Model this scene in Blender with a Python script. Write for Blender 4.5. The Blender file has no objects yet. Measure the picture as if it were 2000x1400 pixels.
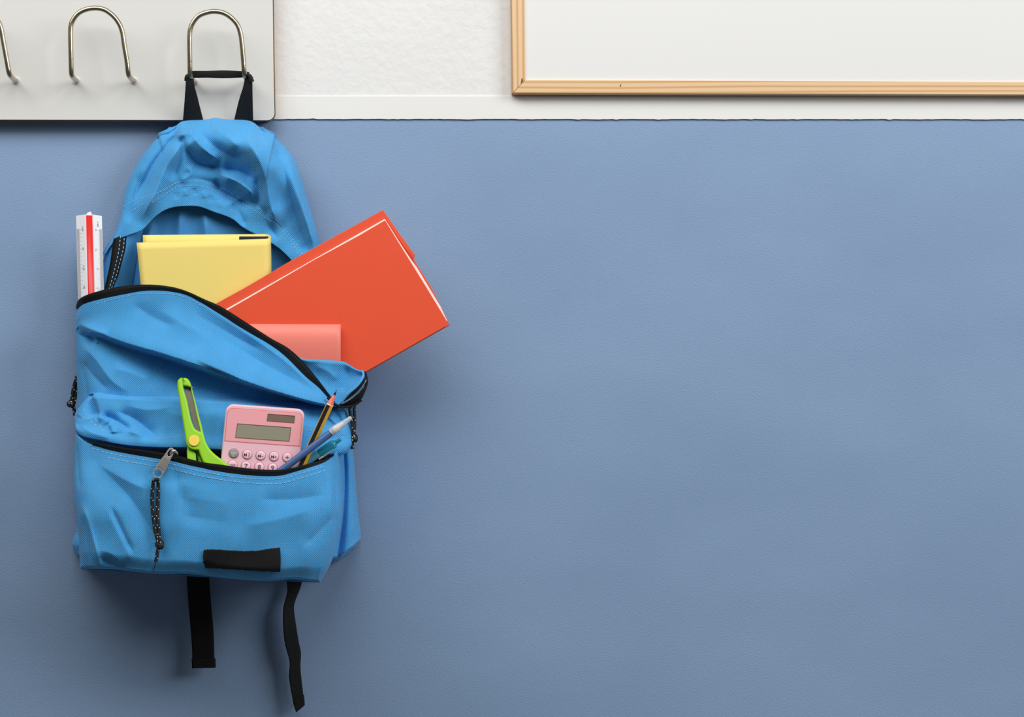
import bpy, math, random
import numpy as np
from mathutils import Vector

random.seed(4); rng = np.random.default_rng(4)
scene = bpy.context.scene
COL = scene.collection

# ------------------------------------------------------------------ units
# one "unit" u = 0.5 mm on the wall.  W(x, y, h): x right, y down, h out from the wall.
U = 0.0005; D = 4400.0; CX, CY = 860.0, 760.0; Z0 = 1.35
def W(p):
    p = np.asarray(p, float).reshape(-1, 3)
    k = (D - p[:, 2]) / D
    x = CX + (p[:, 0] - CX) * k; y = CY + (p[:, 1] - CY) * k
    return np.stack([(x - 1000) * U, -p[:, 2] * U, Z0 + (700 - y) * U], 1)

# ------------------------------------------------------------------ camera, light, exposure
cd = bpy.data.cameras.new('camera'); cam = bpy.data.objects.new('camera', cd); COL.objects.link(cam)
cam.location = ((CX - 1000) * U, -D * U, Z0 + (700 - CY) * U); cam.rotation_euler = (math.pi / 2, 0, 0)
cd.sensor_width = 36; cd.lens = 36 * D * U / (2000 * U)
cd.shift_x = (1000 - CX) / 2000; cd.shift_y = (CY - 700) / 2000
cd.dof.use_dof = True; cd.dof.focus_distance = (D - 240) * U; cd.dof.aperture_fstop = 14
scene.camera = cam
w = bpy.data.worlds.new('world'); scene.world = w; w.use_nodes = True
w.node_tree.nodes['Background'].inputs[0].default_value = (1.0, 0.985, 0.96, 1)
w.node_tree.nodes['Background'].inputs[1].default_value = 0.085
def area(name, loc, target, sx, sy, power, color=(1, 1, 1)):
    l = bpy.data.lights.new(name, 'AREA'); l.shape = 'RECTANGLE'; l.size = sx; l.size_y = sy
    l.energy = power; l.color = color
    o = bpy.data.objects.new(name, l); COL.objects.link(o); o.location = loc
    o.rotation_euler = (Vector(target) - Vector(loc)).to_track_quat('-Z', 'Y').to_euler()
    return o
area('ceiling_light', (-0.5, -1.1, 2.55), (-0.2, 0, 1.4), 2.2, 0.8, 27, (1, 0.985, 0.96))
area('window_light', (2.0, -1.7, 2.5), (0.25, 0, 1.4), 1.4, 1.2, 44, (0.98, 0.99, 1.0))
scene.view_settings.view_transform = 'Standard'; scene.view_settings.look = 'None'
scene.view_settings.gamma = 1; scene.view_settings.use_curve_mapping = False
scene.view_settings.exposure = 0.0

# ------------------------------------------------------------------ materials
def lin(c):
    return tuple(((v / 255) / 12.92 if v / 255 <= 0.04045 else (((v / 255) + 0.055) / 1.055) ** 2.4) for v in c) + (1,)
class NT:
    def __init__(s, name):
        s.m = bpy.data.materials.new(name); s.m.use_nodes = True; s.t = s.m.node_tree
        s.b = s.t.nodes['Principled BSDF']
    def n(s, kind, **kw):
        nd = s.t.nodes.new(kind)
        for k, v in kw.items():
            if hasattr(nd, k): setattr(nd, k, v)
        return nd
    def l(s, a, b): s.t.links.new(a, b)
def mat(name, c, rough=0.5, metal=0.0, var=0.04, nscale=60, bump=0.0, bscale=400, spec=0.5, sheen=0, coat=0, trans=0, alpha=1, stretch=None, bdist=0.001):
    N = NT(name); b = N.b
    b.inputs['Roughness'].default_value = rough; b.inputs['Metallic'].default_value = metal
    b.inputs['Specular IOR Level'].default_value = spec
    b.inputs['Sheen Weight'].default_value = sheen; b.inputs['Coat Weight'].default_value = coat
    b.inputs['Transmission Weight'].default_value = trans; b.inputs['Alpha'].default_value = alpha
    tc = N.n('ShaderNodeTexCoord'); mp = N.n('ShaderNodeMapping'); N.l(tc.outputs['Object'], mp.inputs[0])
    if stretch: mp.inputs['Scale'].default_value = stretch
    nz = N.n('ShaderNodeTexNoise'); nz.inputs['Scale'].default_value = nscale; nz.inputs['Detail'].default_value = 4
    N.l(mp.outputs[0], nz.inputs['Vector'])
    mx = N.n('ShaderNodeMix', data_type='RGBA')
    L = lin(c)
    mx.inputs[6].default_value = tuple(v * (1 - var) for v in L[:3]) + (1,)
    mx.inputs[7].default_value = tuple(min(1, v * (1 + var)) for v in L[:3]) + (1,)
    N.l(nz.outputs[0], mx.inputs[0]); N.l(mx.outputs[2], b.inputs['Base Color'])
    if bump:
        n2 = N.n('ShaderNodeTexNoise'); n2.inputs['Scale'].default_value = bscale; n2.inputs['Detail'].default_value = 3
        N.l(mp.outputs[0], n2.inputs['Vector'])
        bp = N.n('ShaderNodeBump'); bp.inputs['Strength'].default_value = bump; bp.inputs['Distance'].default_value = bdist
        N.l(n2.outputs[0], bp.inputs['Height']); N.l(bp.outputs[0], b.inputs['Normal'])
    return N.m
def weave(name, c, period=3.6, strength=0.5, rough=0.62, twill=True, var=0.06, lift=0.16):
    """woven cloth: relief and thread tint from the cloth's own UV (in units)"""
    N = NT(name); b = N.b; b.inputs['Roughness'].default_value = rough
    b.inputs['Specular IOR Level'].default_value = 0.35
    b.inputs['Sheen Weight'].default_value = 0.0 if max(c) < 40 else 0.15; b.inputs['Sheen Roughness'].default_value = 0.5
    uv = N.n('ShaderNodeUVMap'); sp = N.n('ShaderNodeSeparateXYZ'); N.l(uv.outputs[0], sp.inputs[0])
    def M(op, a, bb=None, v=None):
        m = N.n('ShaderNodeMath', operation=op)
        N.l(a, m.inputs[0])
        if bb is not None: N.l(bb, m.inputs[1])
        if v is not None: m.inputs[1].default_value = v
        return m.outputs[0]
    k = 2 * math.pi / period
    x = M('MULTIPLY', sp.outputs[0], v=k); y = M('MULTIPLY', sp.outputs[1], v=k)
    s1 = M('SINE', M('ADD', x, y)); s2 = M('SINE', M('SUBTRACT', x, y))
    if twill: s2 = M('MULTIPLY', s2, v=0.45)
    h = M('ADD', s1, s2)
    nz = N.n('ShaderNodeTexNoise'); nz.inputs['Scale'].default_value = 0.02; nz.inputs['Detail'].default_value = 6
    N.l(uv.outputs[0], nz.inputs['Vector'])
    fac = M('ADD', M('MULTIPLY', h, v=lift), nz.outputs[0])
    mx = N.n('ShaderNodeMix', data_type='RGBA'); L = lin(c)
    mx.inputs[6].default_value = tuple(v * (1 - var) for v in L[:3]) + (1,)
    mx.inputs[7].default_value = tuple(min(1, v * (1 + var) + (0.012 if max(c) > 40 else 0.002)) for v in L[:3]) + (1,)
    N.l(fac, mx.inputs[0]); N.l(mx.outputs[2], b.inputs['Base Color'])
    bp = N.n('ShaderNodeBump'); bp.inputs['Strength'].default_value = strength; bp.inputs['Distance'].default_value = 0.0003
    N.l(h, bp.inputs['Height']); N.l(bp.outputs[0], b.inputs['Normal'])
    return N.m
FAB = weave('blue_pack_cloth', (69, 167, 231), var=0.13, strength=0.7, lift=0.3)
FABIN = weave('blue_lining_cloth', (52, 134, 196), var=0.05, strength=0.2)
WEB = weave('black_webbing', (15, 15, 15), period=4.5, strength=0.9, twill=False, rough=0.7)
ZIPT = weave('black_zip_tape', (14, 14, 14), period=2.5, strength=0.5, rough=0.7)
PATCH = weave('black_patch_cloth', (11, 12, 14), period=2, strength=0.3, rough=0.6)
BLACKP = mat('black_nylon_teeth', (34, 34, 35), 0.3)
CORD = mat('black_cord', (12, 12, 12), 0.6, bump=0.5, bscale=1500)
THREAD = mat('pale_thread', (150, 200, 235), 0.7)
WHITE_FLECK = mat('white_fleck', (225, 228, 230), 0.5)
METAL = mat('brushed_nickel', (205, 199, 192), 0.33, 0.6, var=0.08, nscale=300)
DARKMET = mat('dark_nickel', (90, 88, 86), 0.3, 1.0)
HOOKM = mat('brassy_steel', (186, 176, 152), 0.27, 1.0, var=0.12, nscale=90, bump=0.15, bscale=250)
LAMI = mat('grey_white_laminate', (216, 216, 212), 0.38, var=0.02, nscale=9)
MDF = mat('tan_board_core', (176, 138, 92), 0.7, var=0.15, nscale=300)
DKEDGE = mat('dark_edge_line', (38, 34, 30), 0.6)
YEL = mat('yellow_card', (246, 222, 124), 0.62, var=0.02, nscale=30, bump=0.08, bscale=900)
BINDB = mat('black_binding', (28, 32, 40), 0.5)
RED = mat('orange_red_card', (238, 84, 48), 0.55, var=0.03, nscale=40, bump=0.08, bscale=900)
PINKN = mat('salmon_card', (246, 134, 118), 0.5, var=0.02)
PAPER = mat('white_page_edge', (246, 240, 230), 0.8, var=0.05, nscale=800)
RULW = mat('white_ruler_plastic', (246, 247, 251), 0.3, var=0.01)
RULB = mat('grey_tick_band', (205, 205, 212), 0.35, var=0.01)
RULR = mat('red_ruler_groove', (222, 38, 40), 0.35, var=0.03)
INK = mat('grey_ink', (120, 120, 132), 0.5)
GREEN = mat('lime_green_plastic', (150, 212, 34), 0.32, var=0.02)
BLADE = mat('scissor_steel', (120, 114, 106), 0.35, 0.85, var=0.15, nscale=200, stretch=(6, 1, 1))
YCAP = mat('yellow_rivet_plastic', (250, 212, 84), 0.35, var=0.01)
PINKC = mat('pink_plastic', (236, 190, 200), 0.28, var=0.01, coat=0.2)
PINKF = mat('rose_face_plate', (238, 166, 172), 0.3, var=0.01)
PINKL = mat('rose_groove', (222, 128, 136), 0.35)
PINKB = mat('pale_pink_key', (243, 196, 208), 0.25, coat=0.3)
GREYB = mat('grey_key', (140, 143, 140), 0.3)
LCD = mat('lcd_grey', (146, 143, 124), 0.25, var=0.03)
SOLAR = mat('solar_brown', (122, 104, 90), 0.3, var=0.03)
DKINK = mat('dark_legend', (60, 44, 52), 0.5)
PKINK = mat('pink_legend', (236, 200, 205), 0.5)
PENY = mat('pencil_yellow', (226, 170, 44), 0.35)
PENK = mat('pencil_black', (26, 27, 32), 0.35)
PENR = mat('pencil_red_paint', (240, 122, 104), 0.5)
PENW = mat('pencil_white_rim', (245, 230, 215), 0.6)
LEAD = mat('graphite', (58, 58, 60), 0.4, 0.3)
PENB = mat('slate_blue_barrel', (74, 106, 160), 0.32)
CAPT = mat('frosted_clear_plastic', (232, 238, 246), 0.25, alpha=0.5)
CREAM = mat('cream_plug', (246, 234, 214), 0.5)
TEAL = mat('teal_clear_plastic', (34, 160, 192), 0.15, alpha=0.88)
TEALL = mat('pale_teal_plastic', (110, 192, 226), 0.15, alpha=0.75)
WB = mat('whiteboard_enamel', (232, 232, 230), 0.25, var=0.005, nscale=5)
STRIP = mat('smooth_white_paint', (232, 232, 229), 0.5, var=0.01, nscale=12)

def wood(name, vertical):
    N = NT(name); b = N.b; b.inputs['Roughness'].default_value = 0.5
    tc = N.n('ShaderNodeTexCoord'); mp = N.n('ShaderNodeMapping'); N.l(tc.outputs['Object'], mp.inputs[0])
    mp.inputs['Scale'].default_value = (55, 30, 3.2) if vertical else (3.2, 30, 60)
    mp.inputs['Rotation'].default_value = (0, 0.03, 0)
    wv = N.n('ShaderNodeTexWave'); wv.wave_type = 'BANDS'; wv.bands_direction = 'X' if vertical else 'Z'
    wv.inputs['Scale'].default_value = 1.1; wv.inputs['Distortion'].default_value = 6; wv.inputs['Detail'].default_value = 2
    wv.inputs['Detail Scale'].default_value = 0.6
    N.l(mp.outputs[0], wv.inputs['Vector'])
    cr = N.n('ShaderNodeValToRGB'); e = cr.color_ramp.elements
    e[0].position = 0.0; e[0].color = lin((206, 158, 104)); e[1].position = 0.75; e[1].color = lin((230, 196, 154))
    e2 = cr.color_ramp.elements.new(0.3); e2.color = lin((226, 188, 142))
    N.l(wv.outputs[0], cr.inputs[0]); N.l(cr.outputs[0], b.inputs['Base Color'])
    return N.m
WOODV, WOODH = wood('pine_upright', True), wood('pine_rail', False)

def wallmat(name, c, c2, s1, bump, dist, fs, detail=5, rough=0.6, rot=None, scl=(1, 1, 1), ramp=(0.35, 0.65)):
    N = NT(name); b = N.b; b.inputs['Roughness'].default_value = rough; b.inputs['Specular IOR Level'].default_value = 0.3
    tc = N.n('ShaderNodeTexCoord'); mp = N.n('ShaderNodeMapping'); N.l(tc.outputs['Object'], mp.inputs[0])
    mp.inputs['Scale'].default_value = scl
    if rot: mp.inputs['Rotation'].default_value = rot
    n1 = N.n('ShaderNodeTexNoise'); n1.inputs['Scale'].default_value = s1; n1.inputs['Detail'].default_value = detail
    N.l(mp.outputs[0], n1.inputs['Vector'])
    cr = N.n('ShaderNodeValToRGB'); e = cr.color_ramp.elements
    e[0].position = ramp[0]; e[0].color = lin(c); e[1].position = ramp[1]; e[1].color = lin(c2)
    N.l(n1.outputs[0], cr.inputs[0]); N.l(cr.outputs[0], b.inputs['Base Color'])
    n2 = N.n('ShaderNodeTexNoise'); n2.inputs['Scale'].default_value = fs; n2.inputs['Detail'].default_value = 3
    N.l(mp.outputs[0], n2.inputs['Vector'])
    bp = N.n('ShaderNodeBump'); bp.inputs['Strength'].default_value = bump; bp.inputs['Distance'].default_value = dist
    N.l(n2.outputs[0], bp.inputs['Height']); N.l(bp.outputs[0], b.inputs['Normal'])
    return N.m
BLUEW = wallmat('blue_wall_covering', (131, 157, 190), (138, 164, 197), 6, 0.7, 0.0005, 600, rot=(0, 0.6, 0), scl=(0.7, 1, 1.3))
PLAST = wallmat('white_plaster', (226, 226, 225), (231, 231, 229), 6, 0.4, 0.0022, 110, 6, rough=0.8)

# ------------------------------------------------------------------ object helpers
def tag(o, label=None, cat=None, group=None, kind=None):
    if label: o['label'] = label
    if cat: o['category'] = cat
    if group: o['group'] = group
    if kind: o['kind'] = kind
    return o
def thing(name, p, label, cat, group=None):
    o = bpy.data.objects.new(name, None); COL.objects.link(o)
    o.empty_display_size = 0.02; o.location = W(p)[0]
    return tag(o, label, cat, group)
def root_of(o):
    while o.parent: o = o.parent
    return o
def mk(name, v, f, m, parent=None, uv=None, smooth=True, kind=None, label=None, bevel=0, solid=0, subsurf=0, world=False, auto=None):
    v = np.asarray(v, float).reshape(-1, 3)
    vw = v if world else W(v)
    off = np.array(root_of(parent).location) if parent else np.zeros(3)
    me = bpy.data.meshes.new(name); me.from_pydata((vw - off).tolist(), [], [tuple(int(i) for i in q) for q in f])
    if uv is not None:
        lay = me.uv_layers.new(name='UVMap'); uv = np.asarray(uv, float).reshape(-1, 2)
        idx = np.empty(len(me.loops), dtype=np.int32); me.loops.foreach_get('vertex_index', idx)
        lay.data.foreach_set('uv', uv[idx].astype(np.float32).ravel())
    mats = m if isinstance(m, (list, tuple)) else [m]
    for q in mats: me.materials.append(q)
    me.update()
    if smooth:
        me.polygons.foreach_set('use_smooth', [True] * len(me.polygons))
        if auto: me.set_sharp_from_angle(angle=math.radians(auto))
    o = bpy.data.objects.new(name, me); COL.objects.link(o)
    if parent: o.parent = parent
    if solid:
        s = o.modifiers.new('thickness', 'SOLIDIFY'); s.thickness = solid * U; s.offset = -1
    if bevel:
        b = o.modifiers.new('bevel', 'BEVEL'); b.width = bevel * U; b.segments = 2; b.limit_method = 'ANGLE'; b.angle_limit = math.radians(40)
    if subsurf:
        s = o.modifiers.new('smooth', 'SUBSURF'); s.levels = s.render_levels = subsurf
    if kind: o['kind'] = kind
    if label: o['label'] = label
    return o
def spline(pts, sub=12):
    P = np.asarray(pts, float)
    if len(P) < 3: return P
    E = np.vstack([2 * P[0] - P[1], P, 2 * P[-1] - P[-2]]); out = []
    for i in range(1, len(E) - 2):
        p0, p1, p2, p3 = E[i - 1:i + 3]
        for t in np.linspace(0, 1, sub, endpoint=False):
            out.append(0.5 * (2 * p1 + (p2 - p0) * t + (2 * p0 - 5 * p1 + 4 * p2 - p3) * t * t + (3 * p1 - p0 - 3 * p2 + p3) * t ** 3))
    out.append(P[-1]); return np.array(out)
def along(P, t):
    P = np.asarray(P, float); d = np.r_[0, np.cumsum(np.linalg.norm(np.diff(P[:, :2], axis=0), axis=1))]
    d = d / d[-1]; return np.stack([np.interp(t, d, P[:, k]) for k in range(P.shape[1])], -1)
def plen(P): P = np.asarray(P, float); return np.linalg.norm(np.diff(P, axis=0), axis=1).sum()
def grid_mesh(name, G, m, parent, solid=0, flip=False, uvs=None, uvscale=1.0, **kw):
    nu, nv = G.shape[:2]; i = np.arange((nu - 1) * (nv - 1)); a = (i // (nv - 1)) * nv + i % (nv - 1)
    f = np.stack([a, a + 1, a + nv + 1, a + nv], 1)
    if flip: f = f[:, ::-1]
    uv = uvs if uvs is not None else G[:, :, :2] * uvscale
    return mk(name, G, f, m, parent, uv=uv, solid=solid, **kw)
def surf_h(G, P, off=0):
    V = G.reshape(-1, 3); P = np.atleast_2d(np.asarray(P, float)); out = []
    for q in P:
        d = (V[:, 0] - q[0]) ** 2 + (V[:, 1] - q[1]) ** 2
        k = np.argpartition(d, 4)[:4]; ww = 1 / (d[k] + 0.3); out.append((V[k, 2] * ww).sum() / ww.sum())
    return np.c_[P[:, :2], np.array(out) + off]
def coons(T, B, L, R, u, v):
    """T,B run left-right; L,R run top-bottom"""
    t, b, l, r = along(T, u), along(B, u), along(L, v), along(R, v)
    uu = u[:, None, None]; vv = v[None, :, None]
    c00, c10, c01, c11 = t[0], t[-1], b[0], b[-1]
    return ((1 - vv) * t[:, None] + vv * b[:, None] + (1 - uu) * l[None] + uu * r[None]
            - ((1 - uu) * (1 - vv) * c00 + uu * (1 - vv) * c10 + (1 - uu) * vv * c01 + uu * vv * c11))
def sdist(X, Y, P):
    """signed distance to polyline (+ = below for a left-to-right line) and position along 0..1"""
    P = np.asarray(P, float); best = np.full(X.shape, 1e9); sd = np.zeros(X.shape); tt = np.zeros(X.shape)
    L = np.linalg.norm(np.diff(P, axis=0), axis=1); tot = L.sum(); acc = 0
    for i in range(len(P) - 1):
        dx, dy = (P[i + 1] - P[i]) / L[i]
        rx, ry = X - P[i, 0], Y - P[i, 1]
        t = rx * dx + ry * dy; tc = np.clip(t, 0, L[i])
        ex, ey = rx - tc * dx, ry - tc * dy; d = np.hypot(ex, ey); s = np.sign(dx * ry - dy * rx)
        mk_ = d < best; best = np.where(mk_, d, best); sd = np.where(mk_, d * s, sd); tt = np.where(mk_, (acc + tc) / tot, tt); acc += L[i]
    return sd, tt
def crease(X, Y, pts, amp, wa, wb, t0=0.25, t1=0.25, sm=True, ex=1.3):
    """ridge (amp>0) or valley; wa = reach above/left of the line, wb = reach below/right"""
    P = spline(pts, 6) if sm else np.asarray(pts, float)
    d, t = sdist(X, Y, P)
    w_ = np.where(d < 0, wa, wb); g = np.exp(-np.abs(d / w_) ** ex)
    tp = np.clip(t / max(t0, 1e-3), 0, 1) * np.clip((1 - t) / max(t1, 1e-3), 0, 1)
    if t0 == 0: tp = np.clip((1 - t) / max(t1, 1e-3), 0, 1)
    if t1 == 0: tp = np.clip(t / max(t0, 1e-3), 0, 1) if t0 else np.ones_like(t)
    tp = tp * tp * (3 - 2 * tp)
    return amp * g * tp
def sstep(x, a, b):
    t = np.clip((x - a) / (b - a), 0, 1); return t * t * (3 - 2 * t)
def tube(name, pts, r, m, parent, n=10, caps=True, smooth=True, **kw):
    """tube through points (x,y,h) in units; r scalar or per point"""
    P = W(pts); r = np.broadcast_to(np.asarray(r, float), (len(P),)) * U
    T = np.gradient(P, axis=0); T /= np.linalg.norm(T, axis=1)[:, None] + 1e-12
    up = np.array([0, -1, 0.01]); V = []
    nrm = np.cross(T[0], up); nrm /= np.linalg.norm(nrm) + 1e-12
    for i in range(len(P)):
        nrm = nrm - T[i] * nrm.dot(T[i]); nrm /= np.linalg.norm(nrm) + 1e-12; bi = np.cross(T[i], nrm)
        for k in range(n):
            a = 2 * math.pi * k / n; V.append(P[i] + r[i] * (math.cos(a) * nrm + math.sin(a) * bi))
    F = [(i * n + k, i * n + (k + 1) % n, (i + 1) * n + (k + 1) % n, (i + 1) * n + k) for i in range(len(P) - 1) for k in range(n)]
    if caps: F += [tuple(range(n))[::-1], tuple((len(P) - 1) * n + k for k in range(n))]
    return mk(name, V, F, m, parent, world=True, smooth=smooth, auto=50, **kw)
class Frame:
    """flat local frame: a along ea, b along eb (units), c out"""
    def __init__(s, O, ea, eb, h, ha=0, hb=0):
        s.O, s.ea, s.eb, s.h, s.ha, s.hb = np.array(O, float), np.array(ea, float), np.array(eb, float), h, ha, hb
    def __call__(s, P):
        P = np.asarray(P, float).reshape(-1, 3)
        xy = s.O + P[:, :1] * s.ea + P[:, 1:2] * s.eb
        return np.c_[xy, s.h + s.ha * P[:, 0] + s.hb * P[:, 1] + P[:, 2]]
def mesh_of(cu):
    o = bpy.data.objects.new('tmp', cu); COL.objects.link(o)
    dg = bpy.context.evaluated_depsgraph_get(); dg.update()
    me = bpy.data.meshes.new_from_object(o.evaluated_get(dg)); bpy.data.objects.remove(o)
    v = np.empty(len(me.vertices) * 3); me.vertices.foreach_get('co', v); f = [tuple(p.vertices) for p in me.polygons]
    bpy.data.meshes.remove(me); bpy.data.curves.remove(cu); return v.reshape(-1, 3), f
def plate(name, outlines, c0, c1, fr, m, parent, bev=0, seg=2, **kw):
    """closed outlines (holes allowed) in frame coords, thickness c0..c1, rounded edge bev"""
    cu = bpy.data.curves.new('c', 'CURVE'); cu.dimensions = '2D'; cu.fill_mode = 'BOTH'
    for P in outlines:
        s = cu.splines.new('POLY'); s.points.add(len(P) - 1)
        for i, q in enumerate(P): s.points[i].co = (q[0] / 100, -q[1] / 100, 0, 1)
        s.use_cyclic_u = True
    cu.extrude = max((c1 - c0) / 2 - bev, 0.001) / 100; cu.bevel_depth = bev / 100; cu.bevel_resolution = seg; cu.offset = -bev / 100
    v, f = mesh_of(cu)
    v = v * 100; v[:, 1] *= -1; v[:, 2] += (c0 + c1) / 2
    return mk(name, fr(v), f, m, parent, auto=kw.pop('auto', 35), **kw)
def text(name, s, a, b, size, c, fr, m, parent, rot=0, depth=0.25, bold=0.0, sx=1.0):
    cu = bpy.data.curves.new('t', 'FONT'); cu.body = s; cu.size = 1; cu.extrude = 0.02; cu.align_x = 'CENTER'; cu.align_y = 'CENTER'; cu.offset = bold
    cu.resolution_u = 3
    v, f = mesh_of(cu)
    x, y = v[:, 0] * size * sx, -v[:, 1] * size; r = math.radians(rot)
    P = np.c_[a + x * math.cos(r) - y * math.sin(r), b + x * math.sin(r) + y * math.cos(r), c + v[:, 2] / 0.02 * depth / 2]
    return mk(name, fr(P), f, m, parent, smooth=False)
def rrect(x0, y0, x1, y1, r, n=6, corners=(1, 1, 1, 1)):
    out = []
    for k, (cx, cy, a0) in enumerate([(x1 - r, y0 + r, -90), (x1 - r, y1 - r, 0), (x0 + r, y1 - r, 90), (x0 + r, y0 + r, 180)]):
        if not corners[k]:
            out.append(((x1, y0), (x1, y1), (x0, y1), (x0, y0))[k]); continue
        for i in range(n + 1):
            a = math.radians(a0 + 90 * i / n); out.append((cx + r * math.cos(a), cy + r * math.sin(a)))
    return out
def circ(cx, cy, r, n=28, ry=None):
    return [(cx + r * math.cos(2 * math.pi * i / n), cy + (ry or r) * math.sin(2 * math.pi * i / n)) for i in range(n)]
FLAT = Frame((0, 0), (1, 0), (0, 1), 0)
def boxm(name, x0, y0, x1, y1, h0, h1, m, parent=None, bevel=0, **kw):
    V = [(x, y, h) for h in (h0, h1) for (x, y) in ((x0, y0), (x1, y0), (x1, y1), (x0, y1))]
    F = [(0, 1, 2, 3), (4, 7, 6, 5), (0, 4, 5, 1), (1, 5, 6, 2), (2, 6, 7, 3), (3, 7, 4, 0)]
    return mk(name, V, F, m, parent, bevel=bevel, smooth=False, **kw)

# ------------------------------------------------------------------ the wall
wall = boxm('wall_back', -900, -900, 3200, 192, -60, 1.5, PLAST); tag(wall, 'white rough plastered upper wall', kind='structure')
boxm('wainscot_panel', -900, 228, 3200, 2300, -60, 0, BLUEW, wall)['label'] = 'blue lower wall covering'
# smooth white strip whose lower edge is slightly ragged
n = 500; xs = np.linspace(-900, 3200, n)
edge = 232.2 + 0.35 * np.sin(xs * 0.05) + rng.normal(0, 0.28, n) + 1.2 * (rng.random(n) > 0.985) + (xs - 700) * 0.0004
V = []; 
for x, e in zip(xs, edge): V += [(x, 188, 1), (x, 188, 4), (x, e, 4), (x, e, -2)]
F = [(4 * i + k, 4 * i + k + 1, 4 * i + k + 5, 4 * i + k + 4) for i in range(n - 1) for k in range(3)]
tag(mk('trim_1', V, F, STRIP, smooth=False), 'smooth white strip between plaster and blue panel', kind='structure')

# ------------------------------------------------------------------ whiteboard
wb = thing('whiteboard', (1500, 20, 2), 'large white board in a light pine frame on the upper wall', 'whiteboard')
boxm('writing_surface', 1012, -970, 2700, 172, 2, 23, WB, wb)
def rail(name, A, B, h, m):   # A outer, B inner corner pairs -> rail with mitred ends
    (o0, o1), (i0, i1) = A, B
    f0, f1 = o0[2:], o1[2:]
    V = [(*o0[:2], 2), (*o1[:2], 2), (*f0, h), (*f1, h), (*i0, h), (*i1, h), (*i0, 2), (*i1, 2)]
    F = [(0, 1, 3, 2), (2, 3, 5, 4), (4, 5, 7, 6), (6, 7, 1, 0), (0, 2, 4, 6), (7, 5, 3, 1)]
    return mk(name, V, F, m, wb, smooth=False, bevel=0.8)
rail('frame_rail', ((988, -980, 984, -985), (998.5, 186, 1002, 181)), ((1015, -955), (1026, 155.5)), 27, WOODV)
rail('frame_rail', ((998.8, 186, 1002.5, 181.4), (2720, 190, 2722, 187)), ((1026.4, 155.8), (2690, 163)), 27, WOODH)
rail('frame_rail', ((2722, 190, 2723, 187), (2722, -985, 2722, -985)), ((2690.4, 163), (2690.4, -955)), 27, WOODV)
rail('frame_rail', ((2722, -986, 2722, -986), (984, -986, 984, -986)), ((2690, -956), (1015, -956)), 27, WOODH)
# dark nick in the bottom rail, dark scratches by the mitre
nk = mat('dark_knot', (58, 44, 34), 0.8)
mk('knot', [(1210.6, 168.2, 27.3), (1212.6, 164.2, 27.3), (1213.4, 164.6, 27.3), (1212, 169, 27.3)], [(0, 1, 2, 3)], nk, wb, solid=0.6)
mk('scratch', [(1018, 160, 27.3), (1019, 153, 27.3), (1020.2, 153, 27.3), (1021, 157.5, 27.3), (1018.6, 162, 27.3), (1017, 163.5, 27.3)], [(0, 1, 2, 3, 4, 5)], nk, wb, solid=0.6)

# ------------------------------------------------------------------ coat rack with hooks
rack = thing('coat_rack', (200, 120, 2), 'pale grey laminated board with wire coat hooks at top left', 'coat rack')
def rk(x1, y1, r, e=0): return [(-760, -700), (x1 - 3, -700)] + [(x1 - 1 - 2.6 * max(0, (200 - y) / 200) * 1.0, y) for y in (-600, 0, 120)] + \
    [(x1 - r + r * math.cos(math.radians(a)), y1 - r + r * math.sin(math.radians(a))) for a in range(0, 91, 10)] + [(-760, y1 - 3)]
plate('core', [rk(538.6, 237.6, 16)], 2, 33, FLAT, MDF, rack, bev=0.6)
plate('edge_line', [rk(537.4, 236.6, 15)], 33.01, 34.4, FLAT, DKEDGE, rack, bev=0.3)
plate('front_panel', [rk(536.2, 235.2, 14)], 34.41, 36.4, FLAT, LAMI, rack, bev=0.7)
def hook(pts, feet):
    P = spline(pts, 8); P[:, 2] = P[:, 2]
    hk = tube('coat_hook', P, 4.9, HOOKM, rack, n=14)
    for fx, fy in feet:
        C = [(fx + 8 * math.cos(a) * q, fy + 8 * math.sin(a) * q, hh) for q, hh in ((1, 36), (1, 37.5), (0.7, 38.5), (0.45, 38.6)) for a in np.linspace(0, 2 * math.pi, 20, endpoint=False)]
        F = [(i * 20 + k, i * 20 + (k + 1) % 20, (i + 1) * 20 + (k + 1) % 20, (i + 1) * 20 + k) for i in range(3) for k in range(20)] + [tuple(60 + k for k in range(20))]
        mk('mounting_hole', C, F, LAMI, hk, auto=40)
hook([(151, 158, 30), (148, 156, 50), (142, 150, 82), (139.5, 142, 94), (138.8, 120, 97), (138, 85, 98), (138, 55, 98), (142, 40, 98), (153, 26, 98), (168, 18.5, 98), (186, 15.8, 98), (204, 19, 98), (220, 30, 98), (232, 45, 98), (239, 63, 98), (243, 90, 98), (248, 120, 97), (250.5, 143, 94), (253, 150, 82), (259.5, 156, 50), (264, 158, 30)], [(148.5, 157.5), (261.5, 157.5)])
hook([(382, 160, 30), (379, 158, 50), (373.5, 153, 82), (371.3, 144, 94), (370.8, 120, 97), (370.3, 85, 98), (371, 62, 98), (376, 46, 98), (387, 32, 98), (402, 25, 98), (419, 22.3, 98), (437, 25.5, 98), (452, 35, 98), (464, 49, 98), (470, 67, 98), (473, 90, 98), (475.5, 120, 97), (477.5, 143, 94), (480, 152, 82), (484, 157, 50), (488, 158, 30)], [(379, 158), (486, 158)])
hook([(-82, 156, 30), (-86, 154, 50), (-92, 148, 82), (-95, 140, 94), (-95, 85, 98), (-92, 45, 98), (-79, 26, 98), (-58, 16, 98), (-40, 15, 98), (-22, 22, 98), (-8, 35, 98), (1, 52, 98), (5.5, 75, 98), (10, 100, 98), (15, 128, 97), (18, 143, 94), (22, 150, 82), (29, 156, 50), (34, 158, 30)], [(-84, 157), (31, 157.5)])

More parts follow.
